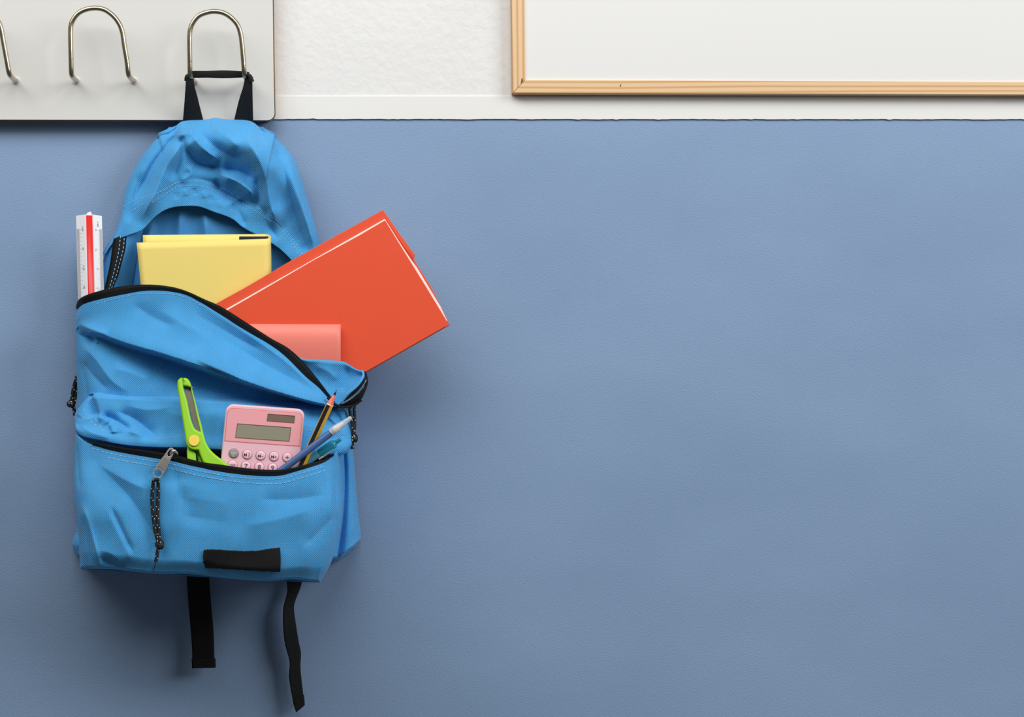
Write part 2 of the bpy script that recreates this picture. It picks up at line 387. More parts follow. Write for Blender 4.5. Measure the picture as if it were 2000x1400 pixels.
# ------------------------------------------------------------------ BACKPACK
bp = thing('backpack', (420, 1100, 60), 'bright blue open school backpack hanging from the right coat hook', 'backpack')
# ---- back panel
Lc = spline([(330, 248), (285, 300), (258, 345), (240, 410), (222, 470), (196, 540), (165, 610), (156, 700), (156, 900), (158, 1085)])
Rc = spline([(515, 248), (552, 300), (580, 345), (604, 420), (618, 470), (640, 540), (668, 620), (686, 720), (688, 900), (690, 1075)])
us = np.linspace(0, 1, 90); vs = np.linspace(0, 1, 140)
l, r = along(Lc, vs), along(Rc, vs)
G = np.zeros((90, 140, 3)); G[:, :, :2] = l[None] * (1 - us[:, None, None]) + r[None] * us[:, None, None]
X, Y = G[:, :, 0], G[:, :, 1]
G[:, :, 2] = 44 - 30 * sstep(Y, 450, 1000) + crease(X, Y, [(352, 395), (350, 470), (330, 560)], 12, 9, 9) + crease(X, Y, [(398, 400), (402, 470), (400, 560)], 16, 14, 7) \
    + crease(X, Y, [(300, 420), (285, 500), (272, 590)], 12, 8, 12) + crease(X, Y, [(255, 470), (244, 530), (238, 600)], 14, 10, 5)
grid_mesh('back_panel', G, FABIN, bp, solid=2.5)

# ---- hood (top front, above the main zip)
Oa = spline([(201, 494), (214, 472), (227, 451), (233, 428), (244, 377), (258.6, 337), (281, 300), (300, 277), (309.4, 268), (313, 261), (341, 247), (359, 236), (400, 233.5), (421, 230), (444, 233), (487, 235.7), (510, 250), (536, 261), (537, 268), (558.6, 288.6), (576, 314), (590, 354), (604, 400), (615.7, 443), (627, 483), (648, 555), (672, 640), (695, 725)])
Ia = spline([(203, 498), (224, 471), (250, 459), (273, 451), (284, 443), (307, 420), (330, 407), (358, 402.5), (387, 403), (416, 413), (453, 427), (479, 447), (516, 466), (550, 489), (574, 514), (606, 560), (642, 640), (685, 730)])
nu, nv = 330, 150
u = np.linspace(0, 1, nu); t = np.linspace(0, 1, nv); v = t ** 1.6
o, i_ = along(Oa, u), along(Ia, u)
G = np.zeros((nu, nv, 3)); G[:, :, :2] = o[:, None] * (1 - v[None, :, None]) + i_[:, None] * v[None, :, None]
X, Y = G[:, :, 0], G[:, :, 1]
g = (1 - (1 - v) ** 2.6) ** (1 / 2.2); mid = np.exp(-((u - 0.47) / 0.22) ** 2)
H = 50 + (30 + 22 * mid)[:, None] * g[None, :]
H += mid[:, None] * (46 * np.exp(-((v - 0.22) / 0.2) ** 2) - 32 * sstep(v, 0.22, 0.8))[None, :]
c = lambda *a, **k: crease(X, Y, *a, **k)
H += c([(366, 264), (344, 296), (318, 340), (298, 385), (272, 440)], 30, 20, 11, t0=0.12, t1=0.3)    # left long ridge
H += c([(356, 252), (341, 266), (304, 312), (277, 360), (262, 405)], -20, 15, 7, t0=0.15, t1=0.3)
H += c([(353, 262), (356, 285), (350, 318), (332, 356)], -15, 6, 18, t0=0.1)
H += c([(276, 330), (263, 380), (250, 440)], -9, 7, 10)
H += c([(470, 255), (500, 300), (518, 350), (528, 400), (545, 450)], 32, 18, 22, t0=0.2, t1=0.2)     # right ridge
H += c([(535, 275), (556, 340), (572, 400), (590, 460), (606, 500)], -20, 12, 15, t0=0.15, t1=0.1)
H += c([(547, 280), (575, 340), (593, 410), (612, 480)], 8, 6, 8)
H += c([(378, 268), (400, 292), (430, 314)], 20, 7, 10, t0=0.1, t1=0.25)                                              # tongue shaped fold
H += c([(350, 268), (368, 298), (392, 321), (436, 327)], -24, 10, 12, t0=0.1, t1=0.2)
H += c([(345, 268), (356, 262), (372, 250)], 10, 8, 8)
H += c([(378, 250), (420, 285), (455, 305), (485, 300)], -16, 12, 20)
H += c([(415, 250), (440, 262), (468, 290)], 10, 14, 10)
H += c([(425, 340), (460, 352), (488, 372), (498, 395)], 26, 7, 22)                                  # lit oval bulge
H += c([(420, 345), (428, 368), (460, 388), (492, 402)], -24, 11, 9)
H += c([(430, 328), (470, 335), (500, 352)], -16, 10, 7)
H += c([(352, 348), (392, 350), (440, 366), (500, 400), (560, 455)], -6, 7, 7)
H += c([(500, 340), (505, 375), (500, 410)], -12, 6, 10)
H += c([(365, 320), (372, 340), (350, 356)], 7, 8, 7)
for k, (a, b) in enumerate([(362, 372), (380, 370), (398, 376), (412, 384), (345, 378), (430, 395)]):
    H += c([(a - 2, b - 4), (a, b + 4), (a + 2, b + 12)], (2.5, -3, 3, -2.5, -2, 2)[k], 5, 5, t0=0.3, t1=0.3)
H += c([(452, 392), (470, 420), (480, 445)], -7, 7, 9)
H += c([(525, 400), (520, 430), (545, 470)], -8, 7, 9)
H += 1.6 * np.sin(X * 0.11 + Y * 0.05) * np.sin(Y * 0.07) * g[None, :]
G[:, :, 2] = 46 + (H - 46) * g[None, :] ** 0.5
hoodG = G
hood = grid_mesh('top_panel', G, FAB, bp, solid=3)
def stitches(G, P, parent, dash=4.6, gap=2.2, r=0.42, off=0.7, name='stitching', m=THREAD, jit=0.0, hfun=None):
    P = spline(P, 10); L = plen(P); n = int(L / (dash + gap)); V, F = [], []
    for k in range(n):
        q = along(P, np.array([(k * (dash + gap)) / L, (k * (dash + gap) + dash) / L])); q = q + rng.normal(0, jit, q.shape) if jit else q
        s = hfun(q) if hfun else surf_h(G, q, off)
        d = s[1, :2] - s[0, :2]; d /= np.linalg.norm(d) + 1e-9; nx = np.array([-d[1], d[0]]) * r * 1.5
        b0 = len(V)
        for e in s: V += [(e[0] + nx[0], e[1] + nx[1], e[2] - 1), (e[0], e[1], e[2] + r), (e[0] - nx[0], e[1] - nx[1], e[2] - 1)]
        F += [(b0, b0 + 1, b0 + 4, b0 + 3), (b0 + 1, b0 + 2, b0 + 5, b0 + 4), (b0, b0 + 2, b0 + 1), (b0 + 3, b0 + 4, b0 + 5)]
    return mk(name, V, F, m, parent, kind='stuff')
stitches(hoodG, [(236, 408), (262, 392), (300, 380), (322, 370), (345, 357), (372, 353.5), (398, 356), (430, 366), (470, 386), (492, 396), (515, 412), (540, 430), (560, 452), (580, 480), (592, 502)], hood, dash=4.2, gap=2.2)
stitches(hoodG, [(250, 416), (275, 402), (300, 393), (322, 380), (345, 366), (372, 362), (398, 365), (430, 376), (468, 394), (495, 410), (515, 424), (535, 434), (556, 455), (572, 475), (584, 500)], hood, dash=4.2, gap=2.2)
# small seam corners sticking out at both shoulders of the hood
for pts in ([(308, 270, 52), (311, 260, 54), (320, 256, 58), (345, 246, 60), (330, 262, 62)], [(537, 270, 52), (537, 261, 54), (526, 256, 58), (508, 248, 60), (520, 264, 62)]):
    mk('seam_corner', pts, [tuple(range(5)) if pts[0][0] < 400 else tuple(range(5))[::-1]], FAB, bp, uv=[p[:2] for p in pts], solid=3)

# ---- left inner side of the opening, with its zip tape
def sheet(name, A, B, n, m_, mat_, parent, bulge=0, solid=2.5, flip=False, **kw):
    A, B = spline(A, 8), spline(B, 8); ta = np.linspace(0, 1, n); a, b = along(A, ta), along(B, ta)
    s = np.linspace(0, 1, m_); G = a[:, None] * (1 - s[None, :, None]) + b[:, None] * s[None, :, None]
    G[:, :, 2] += bulge * np.sin(np.pi * s)[None]
    return G, grid_mesh(name, G, mat_, parent, solid=solid, flip=flip, **kw)
sheet('side_panel', [(208, 492, 60), (203, 503, 58), (192, 560, 58), (186, 640, 60)], [(226, 466, 78), (219, 495, 78), (213, 525, 80), (206, 558, 84), (192, 640, 88)], 40, 12, FAB, bp, bulge=2, flip=True)
tA = [(222, 466, 80), (219.5, 482, 80), (217, 500, 80), (213, 525, 82), (205.5, 558, 86), (196, 600, 88)]
tB = [(249, 455, 74), (247.5, 470, 74), (246, 484, 74), (239, 510, 76), (229.6, 541, 79), (220, 560, 82), (206, 600, 84)]
zg, zt = sheet('zip_tape', tA, tB, 60, 14, ZIPT, bp, bulge=2, flip=True)
def teeth(P, parent, side, step=2.9, w_=1.3, ln=2.8, hh=3.2):
    P = spline(P, 10); L = plen(P[:, :2]); n = int(L / step); V, F = [], []
    T = along(P, np.linspace(0, 1, n)); dd = np.gradient(T[:, :2], axis=0); dd /= np.linalg.norm(dd, axis=1)[:, None]
    for q, d in zip(T, dd):
        nx = np.array([-d[1], d[0]]) * side; b0 = len(V)
        for hz in (q[2] - 0.5, q[2] + hh):
            k = 0.7 if hz > q[2] else 1
            for (sa, sb) in ((-1, 0), (1, 0), (1, 1), (-1, 1)):
                e = q[:2] + d * sa * w_ * 0.5 * k + nx * (sb * ln - 0.6); V.append((e[0], e[1], hz))
        F += [(b0 + 4, b0 + 5, b0 + 6, b0 + 7), (b0, b0 + 1, b0 + 5, b0 + 4), (b0 + 1, b0 + 2, b0 + 6, b0 + 5), (b0 + 2, b0 + 3, b0 + 7, b0 + 6), (b0 + 3, b0, b0 + 4, b0 + 7)]
    return mk('zip_teeth', V, F, BLACKP, parent, kind='stuff', smooth=False)
teeth(tA, zt, -1)
mid = [((a[0] * (1 - k) + b[0] * k), (a[1] * (1 - k) + b[1] * k)) for k in (0.5,) for a, b in zip(tA, tB)]
mid2 = [((a[0] * (1 - k) + b[0] * k), (a[1] * (1 - k) + b[1] * k)) for k in (0.8,) for a, b in zip(tA, tB)]
stitches(zg, mid, zt, dash=5, gap=3, r=0.55); stitches(zg, mid2, zt, dash=5, gap=3, r=0.55)
sheet('inner_side', [(247, 456, 76), (246, 484, 75), (239, 510, 76), (228, 545, 78), (210, 600, 80)], [(282, 440, 52), (270, 490, 50), (262, 540, 48), (250, 620, 44)], 40, 14, FABIN, bp, bulge=3, flip=True)

# ---- main body below the zip: a rounded sack wall running from the back seam round the front to the other back seam
TB = [(150.5, 607), (152, 603.5), (164.6, 593.6), (194, 585), (231.5, 577), (272, 569), (306, 567.6), (339, 570.4), (367, 577), (398.6, 594.5), (436, 616), (467, 637), (516, 666), (544, 684), (564, 702), (580, 718), (600, 738), (620, 754), (632, 767), (642, 778), (654, 789), (674, 795)]
T_ = spline(TB)
B_ = spline([(156, 1092), (200, 1100), (400, 1106), (600, 1100), (655, 1095), (672, 1084), (700, 1060)])
L_ = spline([(150.5, 607), (147, 625), (147, 641), (146.5, 660), (149, 720), (151, 780), (147, 850), (143, 920), (145, 990), (150, 1030), (142, 1055), (141, 1066), (148, 1082), (156, 1092)])
R_ = spline([(674, 795), (682, 830), (690, 880), (695, 940), (700, 1000), (705, 1045), (704, 1054), (700, 1060)])
nu, nv, p = 360, 330, 5.5
s = np.linspace(0, 1, nu); th = np.pi * s
uu = (1 - np.sign(np.cos(th)) * np.abs(np.cos(th)) ** (2 / p)) / 2; gg = np.abs(np.sin(th)) ** (2 / p); gg[[0, -1]] = 0
vv = np.linspace(0, 1, nv)
G = np.zeros((nu, nv, 3)); G[:, :, :2] = coons(T_, B_, L_, R_, uu, vv)
X, Y = G[:, :, 0], G[:, :, 1]
foldL = [(150, 641), (170, 650), (191, 651), (248, 671), (313, 690), (377, 711), (441, 733), (520, 759), (560, 771), (600, 782), (645, 792)]
H = 200 + 0 * X
d, tt = sdist(X, Y, spline(foldL, 5))
grow = sstep(tt, 0.02, 0.5)
up = (8 + 38 * grow) * np.exp(-(np.abs(d) / (26 + 22 * grow)) ** 1.7)
dn = np.where(d < 7, 1 - sstep(d, -2, 7) * 1.0, 0) * (8 + 38 * grow) - sstep(d, 0, 9) * (18 + 9 * grow) * np.exp(-np.clip(d - 9, 0, None) / 38)
H += np.where(d < -2, up, np.where(d < 0, up, dn)) * sstep(tt, -0.01, 0.04)
c = lambda *a, **k: crease(X, Y, *a, **k)
H += c([(420, 640), (480, 690), (560, 735), (640, 778)], -12, 16, 16, t0=0.3, t1=0.2)
H += c([(300, 600), (370, 640), (450, 690)], 8, 22, 26)
H += c([(255, 590), (300, 620), (345, 640)], -6, 14, 16)
H += c([(390, 600), (430, 640), (520, 690)], -8, 10, 14)
H += c([(440, 625), (500, 664), (560, 708), (620, 765)], 5, 6, 8)
H += c([(150, 641), (172, 655), (188, 672)], -16, 5, 12, t0=0.05)      # pinch at the left edge
H += c([(152, 632), (180, 644), (215, 655)], 8, 9, 6, t0=0.1)
H += c([(189, 652), (188, 662), (190, 672)], 6, 5, 5)
H += c([(150, 665), (185, 700), (220, 745), (260, 770)], 8, 18, 10)
H += c([(156, 700), (185, 735), (215, 765)], -7, 8, 14)
H += c([(200, 672), (250, 700), (330, 735), (420, 765)], -7, 14, 22)
H += c([(215, 720), (250, 726), (300, 745)], 6, 14, 16)
H += c([(150, 690), (165, 740), (172, 790)], -5, 6, 8)
# right hand side pleats of the body
H += c([(668, 830), (674, 920), (672, 1000), (662, 1092)], -26, 6, 10, t0=0.15, t1=0)
H += c([(683, 850), (690, 940), (690, 1020), (680, 1075)], 9, 8, 7)
H += c([(672, 1092), (700, 1052)], 6, 6, 6)
H += c([(150, 1030), (160, 1060), (150, 1085)], -12, 6, 8)
H += 1.2 * np.sin(X * 0.06 + Y * 0.03) * np.sin(Y * 0.05 + 1)
G[:, :, 2] = 12 + (H - 12) * gg[:, None]
G[:, :, 2] = np.where(vv[None] > 0.965, 12 + (G[:, :, 2] - 12) * np.sqrt(np.clip(1 - ((vv[None] - 0.965) / 0.037) ** 2, 0, 1)), G[:, :, 2])
bodyG = G
body = grid_mesh('front_panel', G, FAB, bp, solid=3)
# bottom closing panel
Gb, _ = sheet('bottom_panel', [(156, 1092, 14), (400, 1103, 14), (640, 1094, 14), (699, 1060, 14)], [(158, 1090, 190), (400, 1100, 195), (600, 1098, 195), (668, 1080, 120)], 60, 10, FAB, bp)

# main zip: tape + teeth + stitching
ZA = [(148.2, 600), (150, 593), (155, 584), (172, 575), (202, 566), (231.5, 560), (272, 556), (306, 556.5), (339, 561), (367, 569.5), (398.6, 584), (432, 599), (480, 629), (528, 660), (560, 678), (584, 698), (604, 720), (622, 742), (640, 766), (652, 782)]
A2 = along(spline(ZA), np.linspace(0, 1, 150)); Bc = along(spline(TB[:-1]), np.linspace(0, 1, 150))
hB = surf_h(bodyG, Bc)[:, 2]
hB = np.convolve(np.pad(hB, 4, mode='edge'), np.ones(9) / 9, 'valid')
s_ = np.linspace(0, 1, 12)
G = np.zeros((150, 12, 3)); inn = Bc + (Bc - A2) * 0.25
G[:, :, :2] = A2[:, None] * (1 - s_[None, :, None]) + inn[:, None] * s_[None, :, None]
G[:, :, 2] = hB[:, None] + np.array([0, 2.5, 4, 4.2, 3.4, 2.6, 2, 1.4, 0.8, 0, -1, -2.5])[None]
ztm = grid_mesh('zip_tape', G, ZIPT, bp, solid=2.5)
zA3 = np.c_[A2, hB + 1.0]; teeth(zA3, ztm, 1)
stitches(bodyG, [(188, 593), (215, 586), (240, 580), (272, 574), (306, 573.5), (345, 576), (372, 585), (400, 601)], body, dash=4.5, gap=2.6, r=0.42)

# right inner flap (side wall folded open) and its crescent of zip tape
fT = [(576, 694, 188), (596, 701, 192), (625, 702, 196), (662, 705, 198), (674, 707, 198), (690, 717, 202), (704, 724, 206), (714, 729, 208)]
fB = [(600, 740, 192), (625, 764, 200), (645, 786, 206), (658, 791, 208), (668, 785, 212), (680, 768, 216), (698, 752, 218), (708, 740, 218)]
fa, fb = along(spline(fT), np.linspace(0, 1, 70)), along(spline(fB), np.linspace(0, 1, 70)); sv = np.linspace(0, 1, 40)
G = fa[:, None] * (1 - sv[None, :, None]) + fb[:, None] * sv[None, :, None]
X, Y = G[:, :, 0], G[:, :, 1]
G[:, :, 2] += -14 * np.sin(np.pi * sv)[None] * 1.0 + crease(X, Y, [(610, 712), (640, 725), (662, 745)], 5, 9, 12) + crease(X, Y, [(676, 712), (680, 735), (668, 770)], -6, 8, 8)
G[:, 0:4, 2] -= np.array([6, 3, 1, 0])[None]
flap = grid_mesh('side_flap', G, FAB, bp, solid=3)
ca = [(662, 790, 214), (672, 783, 218), (682, 771, 222), (697, 757, 223), (708, 745, 221), (713, 734, 216), (711, 725, 211)]
cb = [(660, 794, 212), (678, 793, 206), (694, 788, 202), (706, 779, 200), (714, 763, 202), (719, 745, 206), (716, 728, 208)]
cg, ct = sheet('zip_tape', ca, cb, 60, 16, ZIPT, bp, bulge=5, flip=False)
stitches(cg, [(668, 788), (684, 778), (700, 764), (712, 748), (716, 738)], ct, dash=2.2, gap=0.9, r=0.75)
stitches(cg, [(671, 787), (685, 779), (702, 765), (714, 750)], ct, dash=1.6, gap=2.1, r=0.6)
tube('piping', along(spline([(668, 784, 219), (680, 769, 224), (696, 755, 226), (706, 742, 224), (710, 730, 216), (706, 724, 210)]), np.linspace(0, 1, 30)), 2.2, FAB, ct, n=8)
tube('piping', along(spline([(640, 776, 232), (652, 788, 226), (668, 795, 214), (690, 791, 205), (706, 781, 203)]), np.linspace(0, 1, 30)), 2.6, ZIPT, ct, n=8)

# ---- pocket gusset (soft upper part of the front pocket)
gT = spline([(149, 803), (162, 786), (178, 769), (186, 767), (205, 766.5), (300, 770), (360, 771.5), (450, 776), (560, 785), (640, 792), (684, 797)])
gB = spline([(146, 826), (148, 843), (158, 854), (178, 862), (240, 875), (300, 880), (370, 881), (440, 885), (540, 890), (600, 893), (640, 893), (670, 888), (688, 872)])
gL = spline([(149, 803), (145, 815), (146, 826)]); gR = spline([(684, 797), (688, 820), (692, 855), (688, 872)])
nu, nv, p = 330, 130, 3.6
s = np.linspace(0, 1, nu); th = np.pi * s
uu = (1 - np.sign(np.cos(th)) * np.abs(np.cos(th)) ** (2 / p)) / 2; gg = np.abs(np.sin(th)) ** (2 / p); gg[[0, -1]] = 0
vv = np.linspace(0, 1, nv)
G = np.zeros((nu, nv, 3)); G[:, :, :2] = coons(gT, gB, gL, gR, uu, vv); X, Y = G[:, :, 0], G[:, :, 1]
H = 188 + 22 * sstep(vv, 0, 0.12) + 34 * vv ** 1.1
H = np.repeat(H[None], nu, 0) + 8 * np.exp(-((vv[None] - 0.86) / 0.12) ** 2) * 1.0
H -= 16 * sstep(vv, 0.93, 1.0)[None]
c = lambda *a, **k: crease(X, Y, *a, **k)
H += c([(178, 769), (184, 790), (191, 814)], -24, 3, 15, t0=0.05, t1=0.2)      # sharp crease running down from the corner
H += c([(176, 770), (162, 792), (148, 812)], 8, 8, 8, t0=0.05, t1=0.1)
H += c([(190, 816), (204, 818), (214, 828)], 12, 4, 9)
H += c([(214, 826), (219, 838), (220, 848)], 10, 9, 3)
H += c([(193, 812), (215, 815), (240, 830), (258, 846)], -17, 8, 7)
H += c([(225, 800), (262, 818), (292, 842), (312, 856)], -16, 13, 9)
H += c([(222, 830), (255, 843), (285, 853)], 9, 7, 8)
H += c([(240, 790), (290, 800), (350, 792)], 7, 14, 16)
H += c([(320, 800), (360, 812), (420, 800)], 6, 20, 14)
H += c([(150, 828), (180, 845), (220, 856)], 6, 8, 8)
H += c([(590, 800), (630, 812), (660, 835)], -14, 14, 12)
H += c([(650, 800), (662, 815), (672, 840)], -10, 5, 7)
H += c([(640, 812), (655, 826), (670, 834)], 12, 8, 8)
H += c([(600, 850), (640, 858), (680, 850)], -5, 7, 7)
H += c([(600, 862), (650, 870), (684, 862)], 7, 8, 10)
H += 1.3 * np.sin(X * 0.07) * np.sin(Y * 0.09)
G[:, :, 2] = 150 + (H - 150) * gg[:, None]
gusG = G; gus = grid_mesh('pocket_top', G, FAB, bp, solid=3)
stitches(gusG, [(162, 800), (172, 815), (185, 830), (208, 846)], gus, dash=5, gap=4, r=0.4)
stitches(gusG, [(186, 818), (198, 835), (210, 846)], gus, dash=9, gap=4, r=0.4)
stitches(gusG, [(308, 856.5), (330, 856), (352, 853), (362, 851)], gus, dash=5, gap=2.5, r=0.4)
stitches(gusG, [(592, 840), (612, 841), (630, 842), (650, 844), (672, 841)], gus, dash=6, gap=5, r=0.4)
stitches(gusG, [(592, 850), (620, 851), (640, 850)], gus, dash=6, gap=7, r=0.4)
# upper zip tape hanging inside the mouth of the pocket
ua = [(172, 860, 226), (240, 874, 238), (300, 879, 240), (370, 881, 242), (440, 885, 242), (540, 890, 242), (600, 893, 240), (642, 893, 236)]
ub = [(182, 872, 236), (240, 886, 234), (300, 892, 232), (370, 898, 228), (440, 904, 224), (540, 908, 224), (600, 904, 228), (646, 896, 236)]
sheet('zip_tape', ua, ub, 60, 8, ZIPT, bp)

# ---- front pocket
PT = [(147, 848), (152, 853), (165, 862), (182, 869), (210, 878), (248.6, 886), (308, 896), (334, 900), (366, 908), (400, 916), (448, 924), (490, 928.5), (517, 930), (547, 929), (574, 922), (608, 912), (631, 904), (643, 897), (652, 889), (660, 882)]
pT = spline(PT)
pB = spline([(157, 1111), (190, 1111), (230, 1113), (300, 1120.5), (370, 1121.5), (450, 1130), (520, 1134.5), (570, 1131.5), (600, 1135), (625, 1137.5)])
pL = spline([(147, 848), (145, 900), (144, 950), (148, 1000), (153, 1040), (155, 1080), (157, 1111)])
pR = spline([(660, 882), (667, 940), (668, 1000), (660, 1050), (646, 1100), (625, 1137.5)])
nu, nv, p = 380, 260, 5
s = np.linspace(0, 1, nu); th = np.pi * s
uu = (1 - np.sign(np.cos(th)) * np.abs(np.cos(th)) ** (2 / p)) / 2; gg = np.abs(np.sin(th)) ** (2 / p); gg[[0, -1]] = 0
vv = np.linspace(0, 1, nv) ; vv = 1 - (1 - vv) ** 1.25
G = np.zeros((nu, nv, 3)); G[:, :, :2] = coons(pT, pB, pL, pR, uu, vv); X, Y = G[:, :, 0], G[:, :, 1]
H = np.repeat((310 + 8 * np.sin(np.pi * np.clip(vv, 0, 1)) - 14 * sstep(vv, 0.86, 1))[None], nu, 0)
c = lambda *a, **k: crease(X, Y, *a, **k)
H -= 62 * (1 - sstep(X, 150, 330)) * (1 - sstep(Y, 850, 1020))                 # the mouth narrows towards its left corner
H -= 14 * sstep(X, 590, 655) * (1 - sstep(Y, 880, 1010))
H += c([(165, 880), (215, 930), (260, 980), (310, 1060), (330, 1110)], -9, 16, 22)
H += c([(180, 900), (250, 940), (300, 960)], 8, 18, 16)
H += c([(340, 905), (350, 950), (372, 1000), (395, 1040)], -10, 14, 12)
H += c([(355, 930), (378, 975), (400, 1010)], 8, 10, 18)
H += c([(385, 920), (400, 950), (425, 985)], -6, 10, 12)
H += c([(157, 975), (178, 1040), (195, 1100)], 9, 7, 12, t1=0)
H += c([(160, 1000), (170, 1050), (178, 1105)], -8, 5, 6)
H += c([(205, 985), (225, 1030), (250, 1080), (262, 1110)], 5, 18, 11)
H += c([(215, 985), (236, 1030), (262, 1085)], -8, 5, 12)
H += c([(185, 1075), (215, 1080), (245, 1108)], 4, 14, 8)
H += c([(190, 1088), (230, 1105), (250, 1108)], -6, 6, 8)
H += c([(500, 975), (570, 975), (640, 965)], -5, 14, 14)
H += c([(470, 1030), (560, 1010), (620, 990)], 5, 18, 18)
H += c([(660, 1000), (620, 1040), (590, 1070)], -4, 10, 10)
H += c([(640, 900), (646, 960), (640, 1060), (622, 1125)], 4, 12, 4, t1=0)
H += c([(650, 905), (657, 960), (655, 1050)], -8, 4, 6)
H += c([(150, 860), (152, 900), (156, 960)], -8, 3, 7)
H += 1.5 * np.sin(X * 0.05 + Y * 0.04) * np.sin(Y * 0.045 - X * 0.02)
G[:, :, 2] = 165 + (H - 165) * gg[:, None]
roll = np.sqrt(np.clip(1 - (np.clip(vv - 0.975, 0, 1) / 0.0255) ** 2, 0, 1)); G[:, :, 2] = 195 + (G[:, :, 2] - 195) * np.where(G[:, :, 2] > 195, roll[None], 1)
pocG = G; poc = grid_mesh('front_pocket', G, FAB, bp, solid=3)
sheet('pocket_base', [(157, 1108, 165), (300, 1115, 165), (450, 1122, 165), (625, 1134, 165)], [(158, 1109, 215), (300, 1118, 235), (450, 1127, 235), (622, 1135, 215)], 50, 8, FAB, bp)
# pocket zip tape: teeth edge to fabric edge
PA = [(180, 863), (205, 868), (248, 875), (290, 880.5), (325, 885), (347, 890), (394, 902), (437, 908), (448, 910), (494, 915.5), (540, 917.5), (574, 913), (608, 904), (630, 897.5), (645, 891)]
A2 = along(spline(PA), np.linspace(0, 1, 150)); Bc = along(spline(PT[3:19]), np.linspace(0, 1, 150))
hB = surf_h(pocG, Bc)[:, 2]; hB = np.convolve(np.pad(hB, 4, mode='edge'), np.ones(9) / 9, 'valid')
G = np.zeros((150, 12, 3)); inn = Bc + (Bc - A2) * 0.15
G[:, :, :2] = A2[:, None] * (1 - s_[None, :, None]) + inn[:, None] * s_[None, :, None]
G[:, :, 2] = hB[:, None] + np.array([-1, 2.0, 3.2, 3.4, 2.6, 1.8, 1.3, 0.8, 0.3, -0.3, -1.2, -2.5])[None]
zp = grid_mesh('zip_tape', G, ZIPT, bp, solid=2.5)
teeth(np.c_[A2, hB + 0.5], zp, 1)
for off_, a0 in ((6, 0.0), (15, 0.07)):
    P = along(spline(PT[3:18]), np.linspace(a0, 0.995, 40)); dd = np.gradient(P, axis=0); dd /= np.linalg.norm(dd, axis=1)[:, None]
    stitches(pocG, np.c_[P[:, 0] - dd[:, 1] * off_, P[:, 1] + dd[:, 0] * off_][::2], poc, dash=6.5, gap=2.4, r=0.5)

# label patch
n1, n2 = 70, 24; a_ = np.linspace(0, 1, n1); b_ = np.linspace(0, 1, n2)
top = along(spline([(398, 1073.5), (420, 1073), (470, 1076), (500, 1075.5), (525, 1071.5), (547, 1069)]), a_); bot = along(spline([(401.5, 1109.7), (430, 1110.5), (460, 1112.5), (500, 1115), (547.5, 1117)]), a_)
bot[:, 1] += rng.normal(0, 0.45, n1); top[:, 1] += rng.normal(0, 0.25, n1)
G = np.zeros((n1, n2, 3)); G[:, :, :2] = top[:, None] * (1 - b_[None, :, None]) + bot[:, None] * b_[None, :, None]
G[:, :, 0] += (-3.0 * np.sin(np.pi * b_)[None] * (1 - a_[:, None])) + 1.0 * np.sin(np.pi * b_)[None] * a_[:, None]
G[:, :, 2] = surf_h(pocG, G.reshape(-1, 3)[:, :2], 5.5)[:, 2].reshape(n1, n2)
grid_mesh('label_patch', G, PATCH, bp, solid=2, label='blank black cloth patch')

# haul loop
def strap(name, A, B, n, parent, thick=2.6, m=WEB, uvrot=False, h_end=None):
    A, B = along(spline(A), np.linspace(0, 1, n)), along(spline(B), np.linspace(0, 1, n)); s = np.linspace(0, 1, 8)
    G = A[:, None] * (1 - s[None, :, None]) + B[:, None] * s[None, :, None]
    return grid_mesh(name, G, m, parent, solid=thick, flip=True)
lp = bpy.data.objects.new('haul_loop', None); 
hl = tube('haul_loop', along(np.array([(374, 146, 82), (380, 146, 84), (395, 145, 85), (425, 146, 85), (455, 146.5, 85), (468, 146, 84), (477, 146, 82)], float), np.linspace(0, 1, 30)), 1, WEB, bp, n=14)
bpy.data.objects.remove(hl); bpy.data.objects.remove(lp)
# rolled middle of the loop, lies over both wires
xs_ = np.linspace(366, 487, 60); V = []
G = np.zeros((60, 19, 3))
for i, x in enumerate(xs_):
    e = 1 - 0.25 * (abs(x - 426) / 58) ** 6; ry = 7.4 * min(e, 1) + 0.5 * math.sin(x * 0.09); cy = 146 - 1.0 * math.cos((x - 426) / 60)
    for k in range(19):
        a = 2 * math.pi * k / 18; G[i, k] = (x, cy + ry * math.sin(a), 83 + 4.5 * math.cos(a))
hl = grid_mesh('haul_loop', G, WEB, bp, uvs=np.stack(np.meshgrid(xs_, np.linspace(0, 36, 19), indexing='ij'), -1))
strap('loop_strap', [(364, 152, 96), (363, 170, 92), (361, 195, 78), (357, 236, 50), (355, 250, 42)], [(378, 152, 86), (380, 168, 86), (386, 190, 72), (397, 236, 50), (400, 250, 42)], 40, hl)
strap('loop_strap', [(479, 150, 86), (474, 172, 86), (466, 198, 72), (457, 236, 50), (455, 250, 42)], [(488, 147, 92), (492, 160, 92), (493, 190, 80), (494.5, 236, 50), (496, 250, 42)], 40, hl)
for pts in ([(362, 158, 92), (364.5, 150, 94), (370, 147, 90), (376, 147, 84)], [(476, 147, 86), (483, 146, 90), (489, 150, 92), (492, 160, 91)]):
    tube('loop_corner', along(spline(pts), np.linspace(0, 1, 14)), np.interp(np.linspace(0, 1, 14), [0, 0.5, 1], [2.2, 4, 5]), WEB, hl, n=10)

